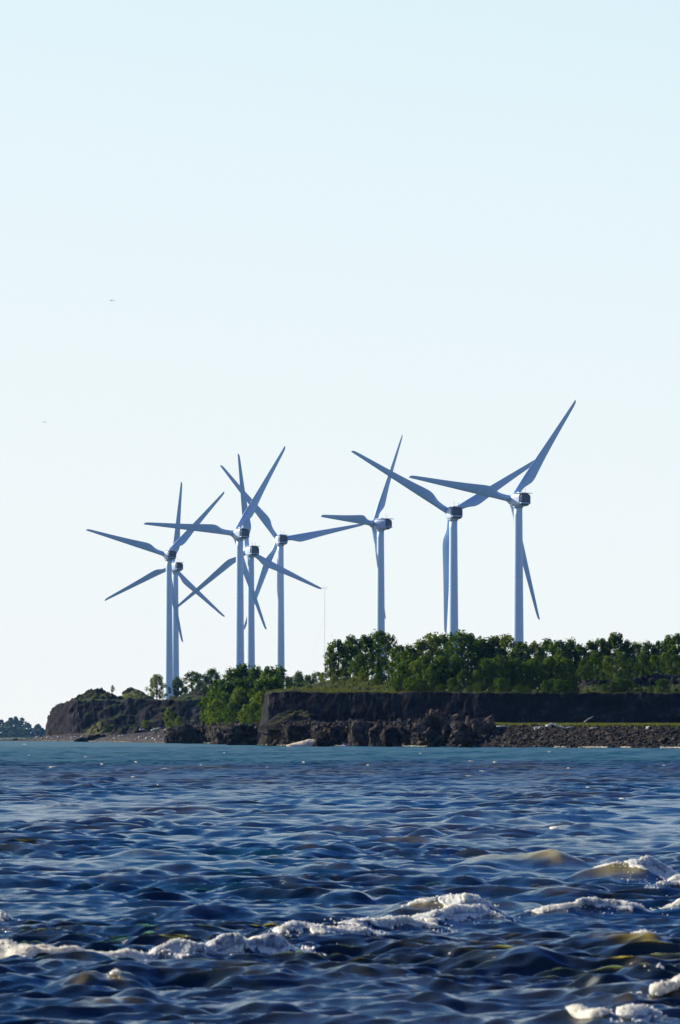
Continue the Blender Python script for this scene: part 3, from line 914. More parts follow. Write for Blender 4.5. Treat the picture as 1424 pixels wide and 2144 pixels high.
# ------------------------------------------------------------------ trees
def tree_protos():
    """(trunk mesh, crown mesh) pairs, 10 m tall; nclump, width, lowest branch, leaf size"""
    specs = [(50, 2.8, 0.03, 0.42), (56, 3.1, 0.02, 0.44), (46, 2.5, 0.05, 0.40), (60, 3.6, 0.0, 0.44), (54, 3.2, 0.02, 0.46), (36, 2.7, 0.10, 0.38), (64, 4.6, 0.0, 0.46), (54, 2.9, 0.0, 0.42)]
    out = []
    for si, (nc, wd, lo, ls) in enumerate(specs):
        rr = random.Random(100 + si)
        tb = bmesh.new()
        bend = [Vector((0.25 * math.sin(z * 0.5 + si), 0.25 * math.cos(z * 0.43 + 2 * si), z)) for z in (0, 1.5, 3, 5, 7, 8.8)]
        rad = [0.26, 0.2, 0.165, 0.12, 0.075, 0.03]
        tube(tb, bend[0] - Vector((0, 0, 1.2)), bend[0], 0.34, 0.26, 8)
        for a, b_, r0, r1 in zip(bend, bend[1:], rad, rad[1:]):
            tube(tb, a, b_, r0, r1, 8)
        lv, lf = [], []
        for c in range(nc):
            t = lo + (0.97 - lo) * ((c + rr.random()) / nc) ** 0.9
            prof = (math.sin(math.pi * min(1, (t - lo) / (1 - lo) * 0.72 + 0.26)) ** 0.75) * (1.0 + 0.25 * math.sin(t * 17 + si))
            ang_ = c * 2.399 + rr.random()
            rad_ = wd * prof * (0.35 + 0.65 * rr.random() ** 0.6)
            if rr.random() < 0.12: rad_ *= 1.25
            p = Vector((rad_ * math.cos(ang_), rad_ * math.sin(ang_), t * 10 - 0.2 + rr.random() * 0.4))
            zi = max(0.3, p.z - 0.5 - rad_ * 0.7)
            i = max(0, min(4, sum(1 for q_ in bend if q_.z < zi) - 1))
            f = (zi - bend[i].z) / (bend[i + 1].z - bend[i].z)
            s0 = bend[i].lerp(bend[i + 1], max(0, min(1, f)))
            tube(tb, s0, s0.lerp(p, 0.5) + Vector((0, 0, 0.15)), 0.05, 0.035, 5)
            tube(tb, s0.lerp(p, 0.5) + Vector((0, 0, 0.15)), p + Vector((0, 0, 0.3)), 0.035, 0.012, 5)
            cr = (0.55 + 0.5 * rr.random()) * (0.75 + 0.25 * wd / 2.3)
            for l in range(int(62 * (0.7 + 0.6 * rr.random()))):
                v = Vector((rr.gauss(0, 1), rr.gauss(0, 1), rr.gauss(0, 1.25)))
                v = v.normalized() * cr * rr.random() ** 0.45
                q_ = p + v
                nrm = (v.normalized() + Vector((rr.gauss(0, .7), rr.gauss(0, .7), 0.5 + rr.gauss(0, .6)))).normalized()
                u_ = nrm.orthogonal().normalized()
                u_ = Matrix.Rotation(rr.random() * 6.28, 3, nrm) @ u_
                w_ = nrm.cross(u_)
                s = ls * (0.5 + 0.8 * rr.random()) * 0.5
                k = len(lv)
                lv += [q_ - u_ * s * 1.3, q_ + w_ * s * 0.8, q_ + u_ * s * 1.3, q_ - w_ * s * 0.8]
                lf.append((k, k + 1, k + 2, k + 3))
        tm = bpy.data.meshes.new('trunk'); tb.to_mesh(tm); tb.free(); tm.materials.append(M_BARK); tm.shade_smooth()
        cms = []
        for mm in (M_LEAF, M_LEAF2):
            cms.append(np_mesh('crown', [v[:] for v in lv], lf, mm, False))
        out.append((tm, cms))
    return out
PROTO = tree_protos()

def tree(px, pyb, pyt, d, kind, label, group, wmul=1.0, yellow=0, rz=None, name='tree', cat='tree'):
    p = W(px, pyb, d)
    h = (pyb - pyt) / F * d
    o = empty(name, p, rng.random() * 6.28 if rz is None else rz)
    s = h / 10.0
    o.scale = (s * wmul, s * wmul, s)
    tm, cms = PROTO[kind]
    link(bpy.data.objects.new('trunk', tm), o)
    link(bpy.data.objects.new('crown', cms[yellow]), o)
    tag(o, label, cat, group)
    return o

BELT = 'trees of the belt above the near cliff'
# px, base row, top row, distance, prototype, width, yellow, label
TREES = [
    (692, 1420, 1356, 1500, 2, 0.9, 1, 'slim pale green tree at the very left end of the belt'),
    (708, 1418, 1340, 1490, 0, 1.1, 0, 'second tree from the left end of the belt, on the grassy mound'),
    (735, 1416, 1334, 1480, 1, 1.1, 0, 'rounded tree on the mound left of the side-on turbine'),
    (765, 1415, 1331, 1475, 4, 1.0, 0, 'dense tree on the mound beside the side-on turbine tower'),
    (793, 1420, 1319, 1460, 5, 1.15, 0, 'tallest tree on the mound, in front of the side-on turbine tower'),
    (812, 1424, 1326, 1455, 5, 1.0, 0, 'ragged dark tree just right of the side-on turbine tower'),
    (752, 1428, 1372, 1440, 6, 0.8, 0, 'low bushy tree at the foot of the mound grove'),
    (800, 1432, 1376, 1420, 6, 0.7, 0, 'low dark bush below the ragged tree on the mound'),
    (838, 1440, 1352, 1370, 0, 1.1, 0, 'tree in the dip of the belt right of the mound'),
    (858, 1446, 1354, 1330, 1, 0.9, 0, 'tree left of the feathery pale crown in the belt'),
    (882, 1440, 1342, 1380, 2, 1.2, 1, 'pale feathery tree left of the V-bladed turbine'),
    (905, 1442, 1325, 1370, 5, 1.2, 1, 'tall airy tree just left of the V-bladed turbine tower'),
    (930, 1440, 1331, 1360, 2, 1.1, 0, 'tree under the hanging blade of the V-bladed turbine'),
    (963, 1444, 1320, 1330, 5, 1.25, 0, 'dark tall tree in front of the V-bladed turbine tower'),
    (984, 1444, 1328, 1325, 0, 1.0, 0, 'dark tree leaning right of the V-bladed turbine tower'),
    (1008, 1446, 1340, 1310, 1, 1.1, 0, 'tree in the low gap between the two right turbines'),
    (1036, 1444, 1334, 1310, 4, 1.0, 0, 'bushy tree left of the largest turbine tower'),
    (1060, 1444, 1332, 1305, 2, 1.2, 1, 'lighter tree touching the left of the largest turbine tower'),
    (1090, 1446, 1345, 1290, 0, 1.1, 0, 'tree right in front of the largest turbine tower'),
    (1122, 1444, 1344, 1290, 7, 1.0, 1, 'bright narrow tree just right of the largest turbine tower'),
    (1146, 1444, 1340, 1300, 2, 1.0, 0, 'upright tree under the tip of the lowest blade of the largest turbine'),
    (1172, 1446, 1342, 1280, 0, 1.0, 0, 'tall narrow tree left of the dark raised bank'),
    (1194, 1446, 1342, 1280, 1, 0.85, 0, 'tree at the left end of the dark raised bank'),
    (1216, 1440, 1350, 1275, 7, 1.0, 0, 'short tree in the notch above the dark raised bank'),
    (1238, 1425, 1344, 1290, 2, 1.1, 0, 'first tree standing on top of the dark raised bank'),
    (1260, 1425, 1338, 1290, 0, 1.1, 0, 'tree on the raised bank left of its highest crown'),
    (1288, 1425, 1327, 1285, 4, 1.0, 0, 'highest tree on the raised bank'),
    (1312, 1425, 1343, 1280, 2, 1.0, 0, 'tree on the raised bank right of its highest crown'),
    (1334, 1424, 1345, 1280, 7, 1.1, 1, 'light green tree in the middle of the raised bank'),
    (1356, 1424, 1346, 1270, 1, 0.95, 0, 'tree in the low stretch of the raised bank'),
    (1380, 1424, 1343, 1270, 0, 1.0, 0, 'tree on the raised bank left of the frame edge pair'),
    (1402, 1424, 1332, 1265, 4, 0.95, 0, 'tall tree on the raised bank near the right frame edge'),
    (1424, 1424, 1328, 1260, 2, 1.3, 0, 'tree cut by the right edge of the photo'),
    (1452, 1424, 1334, 1260, 1, 1.1, 0, None),
    (1482, 1424, 1338, 1260, 0, 1.1, 0, None),
    # front row at the foot of the belt
    (840, 1447, 1392, 1330, 3, 0.9, 0, 'low bush at the right foot of the grassy mound'),
    (872, 1448, 1385, 1310, 6, 0.75, 1, 'bright bush on the cliff edge left of the dark thicket'),
    (905, 1449, 1390, 1285, 3, 0.95, 0, 'rounded bush on the cliff edge below the airy tree'),
    (938, 1449, 1388, 1275, 6, 0.75, 0, 'broad dark bush on the cliff edge below the V-bladed turbine'),
    (972, 1449, 1402, 1245, 3, 0.9, 0, 'dark bush left of the sunlit shrub on the cliff edge'),
    (997, 1449, 1404, 1230, 6, 0.65, 1, 'sunlit yellow-green shrub on the cliff edge'),
    (1030, 1449, 1380, 1240, 3, 1.0, 0, 'dark thicket tree right of the sunlit shrub'),
    (1064, 1449, 1384, 1235, 6, 0.7, 0, 'dark thicket tree on the cliff edge below the largest turbine'),
    (1100, 1449, 1386, 1230, 3, 0.95, 0, 'dark bush on the cliff edge right of the largest turbine'),
    (1135, 1449, 1388, 1225, 6, 0.7, 0, 'broad dark bush among deadwood on the cliff edge'),
    (1170, 1449, 1372, 1220, 7, 1.1, 1, 'lit bushy tree with drooping leaves before the raised bank'),
    (1200, 1449, 1398, 1222, 3, 0.9, 0, 'bush at the left foot of the raised bank'),
]
for i, (px, pt, k, wm, ye) in enumerate([(1226, 1376, 3, 1.1, 0), (1248, 1368, 6, .8, 0), (1272, 1374, 3, 1.1, 1), (1300, 1366, 6, .8, 0), (1322, 1378, 3, 1.1, 0), (1346, 1370, 6, .8, 0), (1370, 1372, 3, 1.1, 0), (1392, 1368, 6, .8, 1), (1414, 1372, 3, 1.1, 0)]):
    TREES.append((px, 1422, pt, 1178 + 2 * i, k, wm, ye, ['low bush in front of the first tree on the raised bank', 'wide low bush left on the raised bank', 'light low bush below the left trees of the raised bank', 'wide low bush under the highest raised bank tree',
                  'low bush right of the highest raised bank tree', 'wide dark low bush in the middle of the raised bank', 'low bush in the right half of the raised bank', 'light wide bush on the raised bank near the frame edge', 'low bush at the foot of the edge-cut tree'][i]))
for i, (px, pt) in enumerate([(850, 1384), (890, 1374), (925, 1376), (956, 1372), (1016, 1380), (1048, 1374), (1082, 1380), (1118, 1380), (1152, 1376), (1186, 1380)]):
    TREES.append((px, 1444, pt, oldcliff(px) + 72, 6, 0.75, 0, 'shaded undergrowth bush deep inside the belt above the near cliff'))
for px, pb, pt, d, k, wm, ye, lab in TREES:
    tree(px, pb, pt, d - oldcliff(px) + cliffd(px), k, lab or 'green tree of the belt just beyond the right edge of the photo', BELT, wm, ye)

CL = 'trees of the shore thicket'
for px, pb, pt, d, k, wm, ye, lab in [
    (447, 1520, 1446, 1620, 7, 1.3, 0, 'leftmost tree of the shore thicket, leaning over the bank'),
    (462, 1522, 1424, 1610, 0, 1.2, 0, 'second tree from the left of the shore thicket'),
    (486, 1516, 1404, 1620, 1, 0.95, 0, 'thicket tree hiding the left foot of the tallest left tower'),
    (508, 1516, 1393, 1625, 4, 0.85, 0, 'highest tree of the shore thicket, below the left cluster'),
    (536, 1516, 1398, 1620, 2, 1.0, 0, 'thicket tree between the left cluster towers'),
    (562, 1516, 1397, 1560, 0, 0.85, 0, 'thicket tree left of the turbine with the long right blade'),
    (585, 1515, 1394, 1590, 5, 0.85, 0, 'dark thicket tree at the foot of the turbine with the long right blade'),
    (474, 1522, 1452, 1580, 3, 1.0, 0, 'low front tree at the left of the shore thicket'),
    (500, 1520, 1442, 1575, 6, 0.75, 1, 'bright green front tree of the shore thicket'),
    (524, 1518, 1448, 1575, 3, 1.0, 0, 'dark front tree in the middle of the shore thicket'),
    (546, 1517, 1450, 1500, 7, 1.2, 1, 'light front tree at the right foot of the shore thicket'),
    (535, 1520, 1490, 1500, 3, 1.0, 1, 'small bush at the base of the shore thicket'),
    (553, 1516, 1482, 1400, 6, 0.8, 1, 'small shrub against the left end of the near cliff')]:
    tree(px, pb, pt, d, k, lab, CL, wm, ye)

for i, (px, pt, ye) in enumerate([(438, 1476, 0), (452, 1466, 1), (470, 1474, 0), (486, 1470, 0), (514, 1476, 1), (532, 1472, 0), (552, 1478, 0), (566, 1470, 0)]):
    tree(px, 1522 - (px - 438) * 0.04, pt, shore(px) + 22, 6 if i % 2 else 3, 'low leafy bush filling the foot of the shore thicket', CL, 1.0 if i % 2 == 0 else 0.8, ye)
for i, (px, pt) in enumerate([(452, 1446), (476, 1430), (498, 1424), (522, 1420), (548, 1424), (572, 1420)]):
    tree(px, 1518, pt, 1590 if px < 540 else 1540, [7, 3, 1][i % 3], 'shaded inner tree filling the middle of the shore thicket', CL, 1.0, 0)
DT = 'distant trees on the headland'
for px, pb, pt, d, k, wm, ye, lab in [
    (328, 1462, 1413, 2420, 6, 0.9, 1, 'round pale bush left of the farthest left tower'),
    (372, 1463, 1419, 2420, 1, 1.2, 0, 'tree just right of the farthest left tower base'),
    (403, 1458, 1405, 2440, 5, 1.7, 0, 'open-crowned tree midway between left tower and thicket'),
    (418, 1458, 1410, 2450, 5, 1.4, 0, 'thin crowned tree second right of the open-crowned one'),
    (444, 1460, 1402, 2440, 1, 1.2, 0, 'taller headland tree nearest the thicket'),
    (388, 1462, 1438, 2430, 6, 0.9, 0, 'low bush at the foot of the open-crowned tree'),
    (430, 1462, 1434, 2430, 6, 0.9, 0, 'low bush between the headland trees'),
    (606, 1466, 1418, 2240, 3, 1.0, 0, 'small dark bush just right of the shore thicket'),
    (626, 1466, 1408, 2250, 1, 1.1, 0, 'small distant tree in the gap before the grassy mound'),
    (645, 1466, 1414, 2240, 3, 0.9, 0, 'dark distant bush in the gap before the grassy mound'),
    (664, 1466, 1406, 2240, 5, 1.3, 1, 'wispy pale shrub at the foot of the measuring mast'),
    (676, 1430, 1408, 1350, 6, 0.8, 1, 'little shrub on the left slope of the grassy mound'),
    (355, 1524, 1482, 1990, 2, 1.2, 1, 'slender young tree below the headland cliff'),
    (375, 1526, 1500, 1960, 3, 1.1, 1, 'small bush beside the slender young tree'),
    (304, 1524, 1508, 2020, 6, 1.0, 1, 'little green shrub on the headland ledge'),
    (236, 1449, 1435, 2340, 2, 1.2, 0, 'tiny lone sapling on top of the headland mound'),
    (735, 1516, 1508, 1240, 6, 1.0, 1, 'tiny green shrub at the foot of the near cliff')]:
    tree(px, pb, pt, d, k, lab, DT, wm, ye)

# the wood along the far shore reads as one hazy mass
lv, lf = [], []
rr = random.Random(55)
for i in range(150):
    x = -1720 + i * 12.3 + rr.uniform(-6, 6)
    yy = 9240 + rr.uniform(-20, 60)
    g = 31 + 7 * math.sin(i * 0.31) + 6 * math.sin(i * 0.83 + 1) + rr.uniform(-2, 4)
    hw = rr.uniform(11, 19)
    for l in range(340):
        t = rr.random() ** 1.4
        a = rr.random() * 6.28
        rad_ = hw * math.sin(math.pi * (0.42 + 0.54 * t)) * math.sqrt(rr.random())
        c = Vector((x + rad_ * math.cos(a), yy + rad_ * math.sin(a), -6 + t * g))
        nrm = Vector((rr.gauss(0, 1), rr.gauss(0, 1), rr.gauss(0.5, 1))).normalized()
        u_ = nrm.orthogonal().normalized(); w_ = nrm.cross(u_)
        s = rr.uniform(1.6, 3.2)
        k = len(lv)
        lv += [(c + u_ * s)[:], (c + w_ * s)[:], (c - u_ * s)[:], (c - w_ * s)[:]]
        lf.append((k, k + 1, k + 2, k + 3))
tag(link(bpy.data.objects.new('far_wood', np_mesh('far_wood', lv, lf, M_FAR, False))), 'hazy blue band of woods on the far shore', 'woods', kind='stuff')

# ------------------------------------------------------------------ outcrops, rocks, driftwood
def hull_mesh(seed, npts=16, mat_=None, name='boulder', sub=0, disp=0.0):
    rr = random.Random(seed)
    bm = bmesh.new()
    for i in range(npts):
        v = Vector((rr.gauss(0, 1), rr.gauss(0, 1), rr.gauss(0, 1))).normalized()
        v = Vector((v.x * rr.uniform(.7, 1.05), v.y * rr.uniform(.7, 1.0), v.z * rr.uniform(.55, .85)))
        bm.verts.new(v)
    bmesh.ops.convex_hull(bm, input=bm.verts)
    loose = [v for v in bm.verts if not v.link_faces]
    bmesh.ops.delete(bm, geom=loose, context='VERTS')
    me = bpy.data.meshes.new(name); bm.to_mesh(me); bm.free()
    me.materials.append(mat_)
    return me
ROCKS = [hull_mesh(300 + i, 12 + i % 5, M_BOULDER) for i in range(10)]
PALES = [hull_mesh(400 + i, 12, M_PALE) for i in range(4)]
lk = bank.data
from mathutils.bvhtree import BVHTree
BV = BVHTree.FromPolygons([v.co for v in lk.vertices], [p.vertices[:] for p in lk.polygons])
def on_bank(px, d):
    h_ = BV.ray_cast(Vector(((px - CX) / F * d, d, 60)), Vector((0, 0, -1)))
    return h_[0]
def rock(px, d, r_, pale, label, group, sink=0.25):
    p = on_bank(px, d)
    if p is None: return None
    o = bpy.data.objects.new('rock', (PALES if pale else ROCKS)[rng.randrange(4 if pale else 10)])
    o.location = p + Vector((0, 0, r_ * (0.5 - sink)))
    o.rotation_euler = (rng.uniform(-.5, .5), rng.uniform(-.5, .5), rng.uniform(0, 6.28))
    o.scale = (r_ * rng.uniform(.8, 1.3), r_ * rng.uniform(.8, 1.2), r_ * rng.uniform(.8, 1.2))
    link(o)
    return tag(o, label, 'rock', group)
cnt = 0
while cnt < 150:
    px = rng.uniform(985, 1440)
    t = rng.random()
    d = shore(px) + 0.5 + t * 18
    pale = rng.random() < 0.07
    big = rng.random() ** 2
    if rock(px, d, 0.28 + 0.55 * big, pale, 'pale stone among the dark riprap below the grass strip' if pale else 'dark angular rock in the riprap slope at the right waterline',
            'pale stones of the riprap' if pale else 'rocks of the riprap slope'):
        cnt += 1
cnt = 0
while cnt < 120:
    px = rng.uniform(356, 1000)
    d = shore(px) + rng.uniform(-2.5, 6)
    b_ = rng.random() ** 2.2
    o = rock(px, d, 0.45 + 1.25 * b_, False, 'large dark slag boulder tumbled along the foot of the brown bank', 'boulders along the foot of the bank', 0.1)
    if o:
        o.location.z = max(o.location.z * rng.uniform(0.25, 0.9), 0.1)
        cnt += 1
# smaller rubble between them and off to the right: uncountable
def rubble(name, n_, pxr, drange, rr_, mat_, label, bvh_ok=True):
    vs, fs, k0 = [], [], 0
    temps = []
    for me in ROCKS[:6]:
        temps.append((np.array([v.co[:] for v in me.vertices]), [tuple(p.vertices) for p in me.polygons]))
    for i in range(n_):
        px = rng.uniform(*pxr); d = shore(px) + rng.uniform(*drange)
        p = on_bank(px, d)
        if p is None: continue
        V_, F_ = temps[rng.randrange(6)]
        s = rng.uniform(*rr_)
        m_ = np.array((Matrix.Rotation(rng.uniform(0, 6.28), 3, 'Z') @ Matrix.Rotation(rng.uniform(-.8, .8), 3, 'X')))
        vs.append((V_ * s) @ m_.T + np.array(p[:]) + np.array((0, 0, s * 0.2)))
        fs += [tuple(q_ + k0 for q_ in f) for f in F_]
        k0 += len(V_)
    me = bpy.data.meshes.new(name)
    me.from_pydata(np.concatenate(vs).tolist(), [], fs)
    me.materials.append(mat_)
    o = link(bpy.data.objects.new(name, me))
    return tag(o, label, 'rubble', kind='stuff')
rubble('rubble', 3000, (960, 1900), (-1, 20), (0.12, 0.55), M_BOULDER, 'small stones filling the riprap slope')
rubble('shore_rubble', 3200, (590, 1000), (-2.5, 7.5), (0.15, 0.85), M_BOULDER, 'small dark stones along the waterline below the outcrops')
rubble('bank_rubble', 1300, (352, 600), (-2, 10), (0.15, 0.8), M_BOULDER, 'small stones lying on the brown slag bank')

def outcrop(name, px0, px1, pyb, pyt, d, depth, seed, label, prof=None, mat_=M_BANK, amp=0.42):
    """a craggy block: subdivided box, cut by its silhouette profile, displaced by ridged noise"""
    w_ = (px1 - px0) / F * d; zb = wz(pyb, d) - 0.8; hgt = (pyb - pyt) / F * d + 0.8
    bm = bmesh.new()
    bmesh.ops.create_cube(bm, size=2.0)
    bmesh.ops.subdivide_edges(bm, edges=bm.edges[:], cuts=30, use_grid_fill=True)
    prof = prof or [(0, .7), (.3, 1), (.7, .95), (1, .6)]
    for v in bm.verts:
        c = v.co.copy()
        s = c.normalized() * 0.45 + c * 0.55
        a = (s.x + 1) / 2
        hx = np.interp(a, [p[0] for p in prof], [p[1] for p in prof])
        t = (s.z + 1) / 2
        P = Vector((s.x * w_ / 2, s.y * depth / 2 * (1.1 - 0.25 * t), t * hgt * hx))
        q_ = (P + Vector((seed * 9.1, seed * 4.7, 0))) * 0.33
        f = noise.fractal(q_, 0.7, 2.1, 6) + 0.9 * (0.35 - abs(noise.noise(q_ * 1.6)))
        nn = Vector((s.x, s.y, s.z * 0.6)).normalized()
        v.co = P + nn * f * amp * min(w_, hgt * 2.2) * 0.5
    o = mesh_obj(name, bm, mat_, None, False)
    o.location = W((px0 + px1) / 2, H0, d)
    o.location.z = zb
    return tag(o, label, 'rock', 'slag outcrops on the shore')

outcrop('rock_outcrop', 880, 972, 1548, 1494, shore(926) + 4, 7, 1, 'largest brown slag boulder, standing on the bank before the dark cliff', [(0, .55), (.18, .95), (.45, 1), (.8, .95), (1, .6)], M_BANK_SUNNY)
outcrop('rock_outcrop', 950, 1040, 1545, 1503, shore(995) + 5, 6, 2, 'low slag boulder right of the largest one, sloping to the riprap', [(0, .9), (.3, .7), (.75, .9), (1, .5)], M_BANK_SUNNY)
outcrop('rock_outcrop', 738, 784, 1561, 1509, shore(762) + 0.5, 5, 3, 'narrow upright slag pillar left of the dark hollow', [(0, .95), (.5, 1), (1, .8)], M_BANK_SUNNY, amp=.26)
outcrop('rock_outcrop', 772, 822, 1562, 1515, shore(794) + 0, 4, 4, 'second slag pillar, leaning beside the narrow upright one', [(0, .8), (.5, 1), (1, .9)], M_BANK_SUNNY, amp=.3)
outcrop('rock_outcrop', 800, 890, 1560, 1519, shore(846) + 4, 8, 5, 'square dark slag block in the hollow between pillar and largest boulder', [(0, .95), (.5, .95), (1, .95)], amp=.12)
outcrop('rock_outcrop', 562, 604, 1556, 1516, shore(583) + -1, 6, 6, 'pale sunlit slag face at the left end of the black ledge', [(0, .7), (.5, .95), (1, 1)], M_BANK_SUNNY)
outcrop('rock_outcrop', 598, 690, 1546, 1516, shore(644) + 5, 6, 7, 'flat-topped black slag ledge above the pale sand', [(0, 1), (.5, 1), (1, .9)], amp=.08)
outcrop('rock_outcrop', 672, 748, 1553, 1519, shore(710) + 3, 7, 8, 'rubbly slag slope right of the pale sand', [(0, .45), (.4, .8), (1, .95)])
outcrop('rock_outcrop', 348, 414, 1557, 1527, shore(378) + 1, 9, 9, 'leftmost brown slag hump of the bank by the beach', [(0, .7), (.4, 1), (1, .85)], M_BANK_SUNNY)
outcrop('rock_outcrop', 380, 472, 1556, 1519, shore(430) + 1, 8, 10, 'slag hump with a black hollow below the left of the thicket', [(0, .9), (.4, .85), (.7, 1), (1, .8)], M_BANK_SUNNY)
outcrop('rock_outcrop', 452, 500, 1556, 1530, shore(489) + 1, 8, 11, 'brown slag hump of the bank right below the thicket', [(0, .85), (.5, 1), (1, .85)], M_BANK_SUNNY)
outcrop('rock_outcrop', 480, 582, 1556, 1520, shore(541) + 1, 7, 12, 'brown slag hump at the right end of the bank below the thicket', [(0, .9), (.5, .9), (1, .95)], M_BANK_SUNNY)
outcrop('rock_outcrop', 40, 74, 1553, 1544, 2290, 6, 13, 'low black rocks at the outer tip of the headland', [(0, .2), (.4, .6), (.8, 1), (1, .7)], M_SLAG)
outcrop('rock_outcrop', 20, 44, 1553, 1548, 2300, 5, 14, 'outermost low black rock in the water off the headland', [(0, .4), (.5, .9), (1, .7)], M_SLAG)
outcrop('rock_outcrop', 158, 250, 1553, 1541, 2010, 6, 15, 'long low dark rock lying on the headland beach', [(0, .5), (.4, 1), (.8, .8), (1, .4)], M_SLAG)

def log_tube(bm, pts, r0, r1):
    pts = [Vector(p) for p in pts]
    for i, (a, b_) in enumerate(zip(pts, pts[1:])):
        t0, t1 = i / (len(pts) - 1), (i + 1) / (len(pts) - 1)
        tube(bm, a, b_, r0 + (r1 - r0) * t0, r0 + (r1 - r0) * t1, 8)
def driftwood(px_pts, d, r0, r1, label, branch=None, group=None):
    p0 = W(px_pts[0][0], px_pts[0][1], d)
    bm = bmesh.new()
    log_tube(bm, [W(x, y_, d + 0.25 * i) - p0 for i, (x, y_) in enumerate(px_pts)], r0, r1)
    if branch:
        log_tube(bm, [W(x, y_, d + 0.3) - p0 for x, y_ in branch], r0 * 0.6, r1 * 0.6)
    o = mesh_obj('driftwood', bm, M_WOOD, None, True)
    o.location = p0
    return tag(o, label, 'driftwood', group)
driftwood([(1146, 1521), (1153, 1516), (1160, 1517), (1172, 1521), (1186, 1524), (1200, 1521)], 1032, 0.28, 0.1, 'white crooked driftwood trunk on top of the riprap', [(1153, 1517), (1144, 1521), (1126, 1522)])
driftwood([(1223, 1512), (1231, 1506), (1242, 1500)], 1080, 0.14, 0.07, 'pale straight pole leaning on the grass strip before the cliff')
driftwood([(1236, 1525), (1252, 1523)], 1026, 0.12, 0.1, 'short grey log lying at the top of the riprap under the grass strip')
driftwood([(1040, 1521), (1066, 1520)], 1036, 0.14, 0.1, 'short white log at the left end of the riprap top')
for i, (x0, y0, x1, y1, d) in enumerate([(148, 1545, 162, 1543, 2075), (120, 1543, 132, 1544, 2110), (170, 1542, 176, 1543, 2060), (248, 1542, 262, 1541, 1935), (306, 1546, 318, 1543, 1808),
        (292, 1528, 304, 1527, 1985), (316, 1530, 338, 1523, 1940), (322, 1527, 334, 1526, 1950), (290, 1544, 300, 1544, 1840), (205, 1541, 214, 1541, 2010), (332, 1542, 346, 1544, 1760),
        (76, 1544, 84, 1542, 2215), (98, 1544, 106, 1543, 2160), (345, 1529, 356, 1524, 1900)]):
    labs = ['long bleached log on the beach below the headland cliff corner', 'bleached log at the left end of the headland beach', 'short white stick beside the long bleached log', 'white log above the long low dark rock',
            'tilted white log near the right end of the headland beach', 'small white log on the rubble ledge left of the log pile', 'slanting white log of the rubble ledge pile', 'level white log of the rubble ledge pile',
            'short white log left of the tilted beach log', 'short white log at the left of the long dark rock', 'rightmost bleached log on the beach beside the brown bank',
            'tiny white log by the black tip rocks', 'tiny white log under the outermost corner of the cliff', 'white log leaning on the ledge by the slender young tree']
    driftwood([(x0, y0), ((x0 + x1) / 2, (y0 + y1) / 2 - 0.4), (x1, y1)], d, 0.34, 0.2, labs[i], group='bleached logs on the headland beach')
for px, d, s, lab in [(685, 1244, .5, 'white stone lying on the scree heap left of the cliff'), (1094, 1230, .35, 'white stone at the foot of the dark cliff above the riprap')]:
    o = bpy.data.objects.new('pale_stone', PALES[0]); o.location = W(px, 1497, d); o.scale = (s, s, s)
# pale stones on the beach and along the waterline
for i in range(46):
    px = rng.uniform(70, 352)
    d = shore(px) + rng.uniform(6, 36)
    o = bpy.data.objects.new('beach_stone', PALES[rng.randrange(4)])
    s = rng.uniform(0.22, 0.55)
    o.location = ((px - CX) / F * d, d, 0.15 + (d - shore(px)) / 45 * 1.5)
    o.scale = (s * 1.5, s, s * 0.8)
    o.rotation_euler = (0, 0, rng.uniform(0, 6))
    tag(link(o), 'small pale stone scattered on the headland beach', 'stone', 'pale stones on the headland beach')
for px, dd, s, lab in [(720, 1.0, .5, None), (735, 3.0, .4, None), (770, 0.6, .55, None), (783, 0.8, .8, None), (793, 0.2, .7, None), (806, 0.5, .8, None), (660, 1.5, .4, None), (690, 2.5, .5, None), (702, 1.2, .5, None)]:
    o = rock(px, shore(px) + dd, s, True, 'white stone at the waterline below the slag pillars', 'white stones below the slag pillars')

# blue barrel at the waterline
bm = bmesh.new()
L = []
for x, rr_ in [(-0.75, .36), (-0.7, .4), (-0.25, .4), (-0.22, .43), (-0.18, .4), (0.18, .4), (0.22, .43), (0.25, .4), (0.7, .4), (0.75, .36)]:
    L.append([(x, rr_ * math.cos(2 * math.pi * i / 20), rr_ * math.sin(2 * math.pi * i / 20)) for i in range(20)])
rings(bm, L)
bb = mesh_obj('barrel', bm, M_BLUE, None, True)
p = on_bank(725, shore(725) + 0.5) or W(725, 1558, shore(725))
bb.location = p + Vector((0, -0.3, 0.3)); bb.rotation_euler = (0, 0.05, 0.25)
tag(bb, 'small blue plastic object washed up among dark stones at the waterline', 'barrel')

# grass along the terrace above the riprap and on the mound
def grass(name, spots, label, hgt=(0.4, 0.9)):
    vs, fs = [], []
    for (x, y_, z) in spots:
        for k in range(3):
            a = rng.uniform(0, 6.28); h_ = rng.uniform(*hgt); w_ = rng.uniform(.05, .12)
            dx, dy = math.cos(a) * w_, math.sin(a) * w_
            bx, by = rng.uniform(-.25, .25), rng.uniform(-.25, .25)
            k0 = len(vs)
            vs += [(x - dx, y_ - dy, z - .1), (x + dx, y_ + dy, z - .1), (x + bx, y_ + by, z + h_)]
            fs.append((k0, k0 + 1, k0 + 2))
    o = link(bpy.data.objects.new(name, np_mesh(name, vs, fs, M_GRASS, False)))
    return tag(o, label, 'grass', kind='stuff')
sp = []
for i in range(9000):
    px = rng.uniform(1185, 1700) if i > 1200 else rng.uniform(1030, 1200)
    d = shore(px) + rng.uniform(17, 70)
    p = on_bank(px, d)
    if p: sp.append(p[:])
grass('grass', sp, 'strip of dry green grass between riprap and cliff', (0.35, 0.75))
cb = BVHTree.FromPolygons([v.co for v in cliff.data.vertices], [p.vertices[:] for p in cliff.data.polygons])
sp = []
